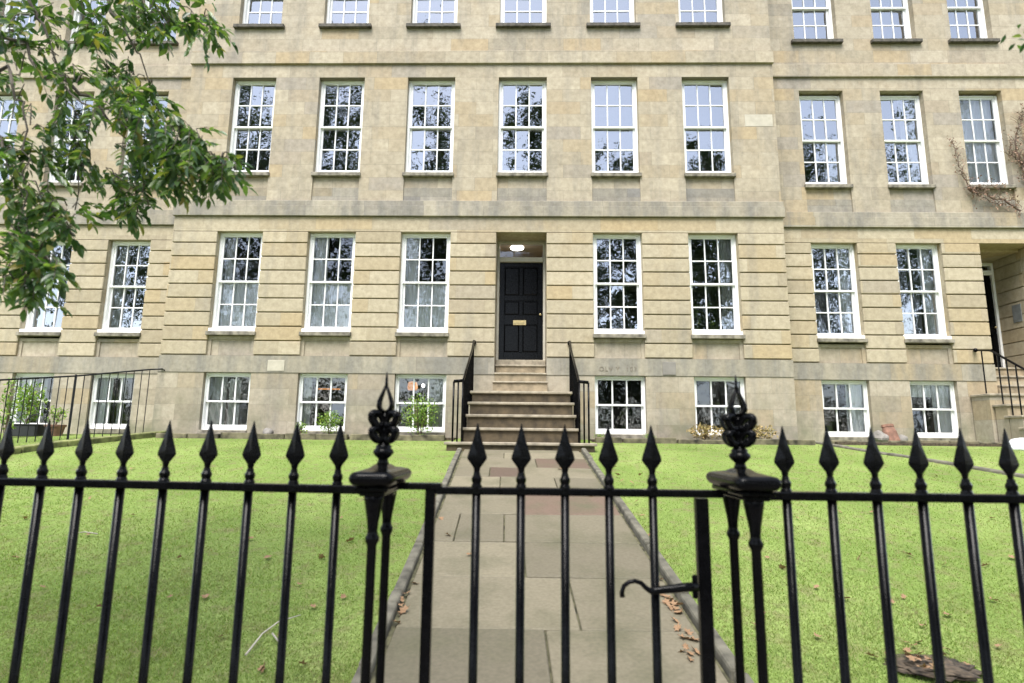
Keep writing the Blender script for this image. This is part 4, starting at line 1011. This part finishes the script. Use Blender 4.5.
# ------------------------------------------------------------ grass, fallen leaves and litter
def gzv(y): return np.where(y < 9.6, -.15+.15*y, 1.29+(y-9.6)*.09)
n = 380000
u = nr.random(n); y = 1/(1/2.3-u*(1/2.3-1/11.35)); x = nr.uniform(-1, 1, n)*(y*.98+.6)
pl_, pr_ = -.640-.0362*y, 1.115-.0175*y
keep = ((x < pl_-.08) | (x > pr_+.08)) & ~((y > 9.6) & (np.abs(x) < 1.4)) & ((y > 2.0)); x, y = x[keep], y[keep]; n = len(x)
clump = np.sin(x*3.1+np.sin(y*2.3)*1.7)*np.sin(y*3.7+1+np.sin(x*1.9))*.25+.85
h = nr.uniform(.007, .027, n)*clump*np.where(nr.random(n) > .99, 1.6, 1); wd = .0012+.00048*y
ang = nr.uniform(0, 6.283, n); lean = nr.uniform(.3, 1.3, n)*h; la = nr.uniform(0, 6.283, n)
B = np.stack([x, y, gzv(y)-.002], 1); S = np.stack([np.cos(ang), np.sin(ang), 0*ang], 1)*wd[:, None]/1.0
T = B + np.stack([lean*np.cos(la), lean*np.sin(la), h], 1)
V = np.stack([B-S, B+S, T], 1).reshape(-1, 3); F = np.arange(n*3).reshape(-1, 3)
o = npmesh('grass', V, F, M['blade']); tag(o, 'short green grass of the front lawns', 'grass', kind='stuff')

def leafshape(seed):
    r_ = random.Random(seed); b = MB(); nn = 14; ctr = (0, 0, .004); b.v.append(ctr)
    for k in range(nn):
        a_ = 2*math.pi*k/nn; rr_ = (1 if k % 2 else .62)*r_.uniform(.85, 1.1)*(.8+.3*abs(math.cos(a_/2)))
        b.v.append((rr_*math.cos(a_), rr_*.8*math.sin(a_), r_.uniform(.05, .45)*rr_*abs(math.sin(a_))))
    for k in range(nn): b.f.append((0, 1+k, 1+(k+1) % nn)); b.m.append(0)
    b.tube([(-.6, 0, .02), (-1.1, .05, .12)], [.04, .02], 4)
    me = bpy.data.meshes.new('fallen_leaf'); me.from_pydata(b.v, [], b.f); me.materials.append(M['brownleaf']); me.update(); return me
LM = [leafshape(i) for i in range(5)]
def fallen(px, py, s=None, zone='left'):
    lo, hi = 2.0, 11.4
    for _ in range(36):
        mid = (lo+hi)/2; q = at(px, py, mid)
        if q.z > gz(0, mid): lo = mid
        else: hi = mid
    q = at(px, py, lo); o = bpy.data.objects.new('fallen_leaf', rnd.choice(LM)); C.objects.link(o)
    s = (s or rnd.uniform(.026, .048))*.95; o.scale = (s, s*rnd.uniform(.7, 1), s); dz = .045 if zone == 'path' else .022
    o.location = (q.x, q.y, gz(0, q.y)+dz); o.rotation_euler = (rnd.gauss(0, .35), rnd.gauss(0, .35), rnd.uniform(0, 6.28))
    lb = {'left': 'small curled brown leaf lying on the left lawn', 'right': 'small curled brown leaf lying on the right lawn', 'path': 'dry brown leaf lying on the flagstone path'}[zone]
    gp = {'left': 'fallen leaves scattered on the left lawn', 'right': 'fallen leaves scattered on the right lawn', 'path': 'fallen leaves on the flagstone path'}[zone]
    tag(o, lb, 'leaf', gp)
for (px, py) in [(86, 537), (133, 517), (207, 600), (266, 560), (252, 541), (301, 587), (318, 560), (352, 543), (303, 668), (262, 673), (259, 672), (40, 590), (60, 640), (25, 520), (150, 640), (200, 520), (295, 520), (330, 640), (345, 600), (240, 470), (130, 470), (90, 500), (180, 560), (314, 610), (340, 520), (220, 640), (100, 610), (15, 560), (280, 640), (365, 500), (380, 470), (250, 500), (170, 600)]:
    fallen(px+rnd.uniform(-3, 3), py, None, 'left')
for (px, py) in [(934, 477), (943, 567), (847, 602), (841, 514), (870, 514), (907, 557), (925, 629), (948, 618), (985, 568), (992, 603), (975, 583), (890, 605), (820, 640), (765, 617), (770, 560), (780, 570), (760, 630), (800, 520), (860, 560), (745, 520), (870, 660), (1000, 650), (1010, 560), (760, 590), (820, 590), (905, 600), (990, 520), (850, 470), (770, 500)]:
    fallen(px+rnd.uniform(-3, 3), py, None, 'right')
for (px, py) in [(398, 612), (404, 618), (400, 606), (448, 540), (441, 523), (632, 486), (640, 478), (618, 478), (560, 472), (600, 463), (615, 470), (622, 484), (628, 522), (650, 540), (655, 573), (661, 586), (664, 596), (668, 604), (673, 611), (678, 620), (671, 615), (666, 609), (660, 600), (686, 655), (690, 662), (683, 660), (694, 648), (688, 640), (675, 628), (680, 612), (590, 500), (470, 560), (658, 592), (662, 602), (667, 611), (672, 607), (676, 616), (681, 619), (656, 583), (654, 566), (690, 668), (696, 660), (684, 646), (678, 636), (643, 520), (637, 505), (399, 620), (396, 630), (407, 600), (415, 590)]:
    fallen(px, py, rnd.uniform(.028, .05), 'path')
# dark soil mound with leaves by the right-hand railing
def gpt(px, py):
    lo, hi = 2.0, 11.4
    for _ in range(36):
        mid = (lo+hi)/2; q = at(px, py, mid)
        if q.z > gz(0, mid): lo = mid
        else: hi = mid
    return at(px, py, lo)
q = gpt(930, 668); bmm = bmesh.new(); bmesh.ops.create_icosphere(bmm, subdivisions=4, radius=1)
for v in bmm.verts:
    f_ = 1+.35*mn.noise(v.co*2.3)+.22*mn.noise(v.co*6)+.15*mn.noise(v.co*13); v.co *= f_; v.co.x *= .20; v.co.y *= .17; v.co.z *= .018
me = bpy.data.meshes.new('soil_mound'); bmm.to_mesh(me); bmm.free(); me.materials.append(M['soil']); me.polygons.foreach_set('use_smooth', [True]*len(me.polygons))
o = bpy.data.objects.new('soil_mound', me); C.objects.link(o); o.location = (q.x, q.y, gz(0, q.y)+.01); tag(o, 'low mound of dark soil on the lawn behind the right railing', 'soil mound')
for k in range(26):
    o = bpy.data.objects.new('fallen_leaf', rnd.choice(LM)); C.objects.link(o); s = rnd.uniform(.02, .034); o.scale = (s, s, s)
    o.location = (q.x+rnd.gauss(0, .13), q.y+rnd.gauss(.05, .12), gz(0, q.y)+.05); o.rotation_euler = (rnd.gauss(0, .4), rnd.gauss(0, .4), rnd.uniform(0, 6))
    tag(o, 'brown leaf lying on or beside the dark soil mound', 'leaf', 'fallen leaves around the soil mound')
# pale twigs on the left lawn
for pts, lab in (([(245, 662), (262, 640), (278, 628), (300, 621)], 'long pale twig lying on the lawn beside the left gate post'), ([(272, 640), (281, 652), (283, 661)], 'short pale twig forking off on the lawn beside the left gate post'), ([(97, 538), (84, 536), (78, 537)], 'small pale stick on the lawn behind the left railing')):
    Q = [gpt(*p_)+Vector((0, 0, .035)) for p_ in pts]; tag(MB().tube(Q, [.006]+[.005]*(len(Q)-2)+[.003], 6).build('twig', M['palestone'], smooth=True), lab, 'twig')
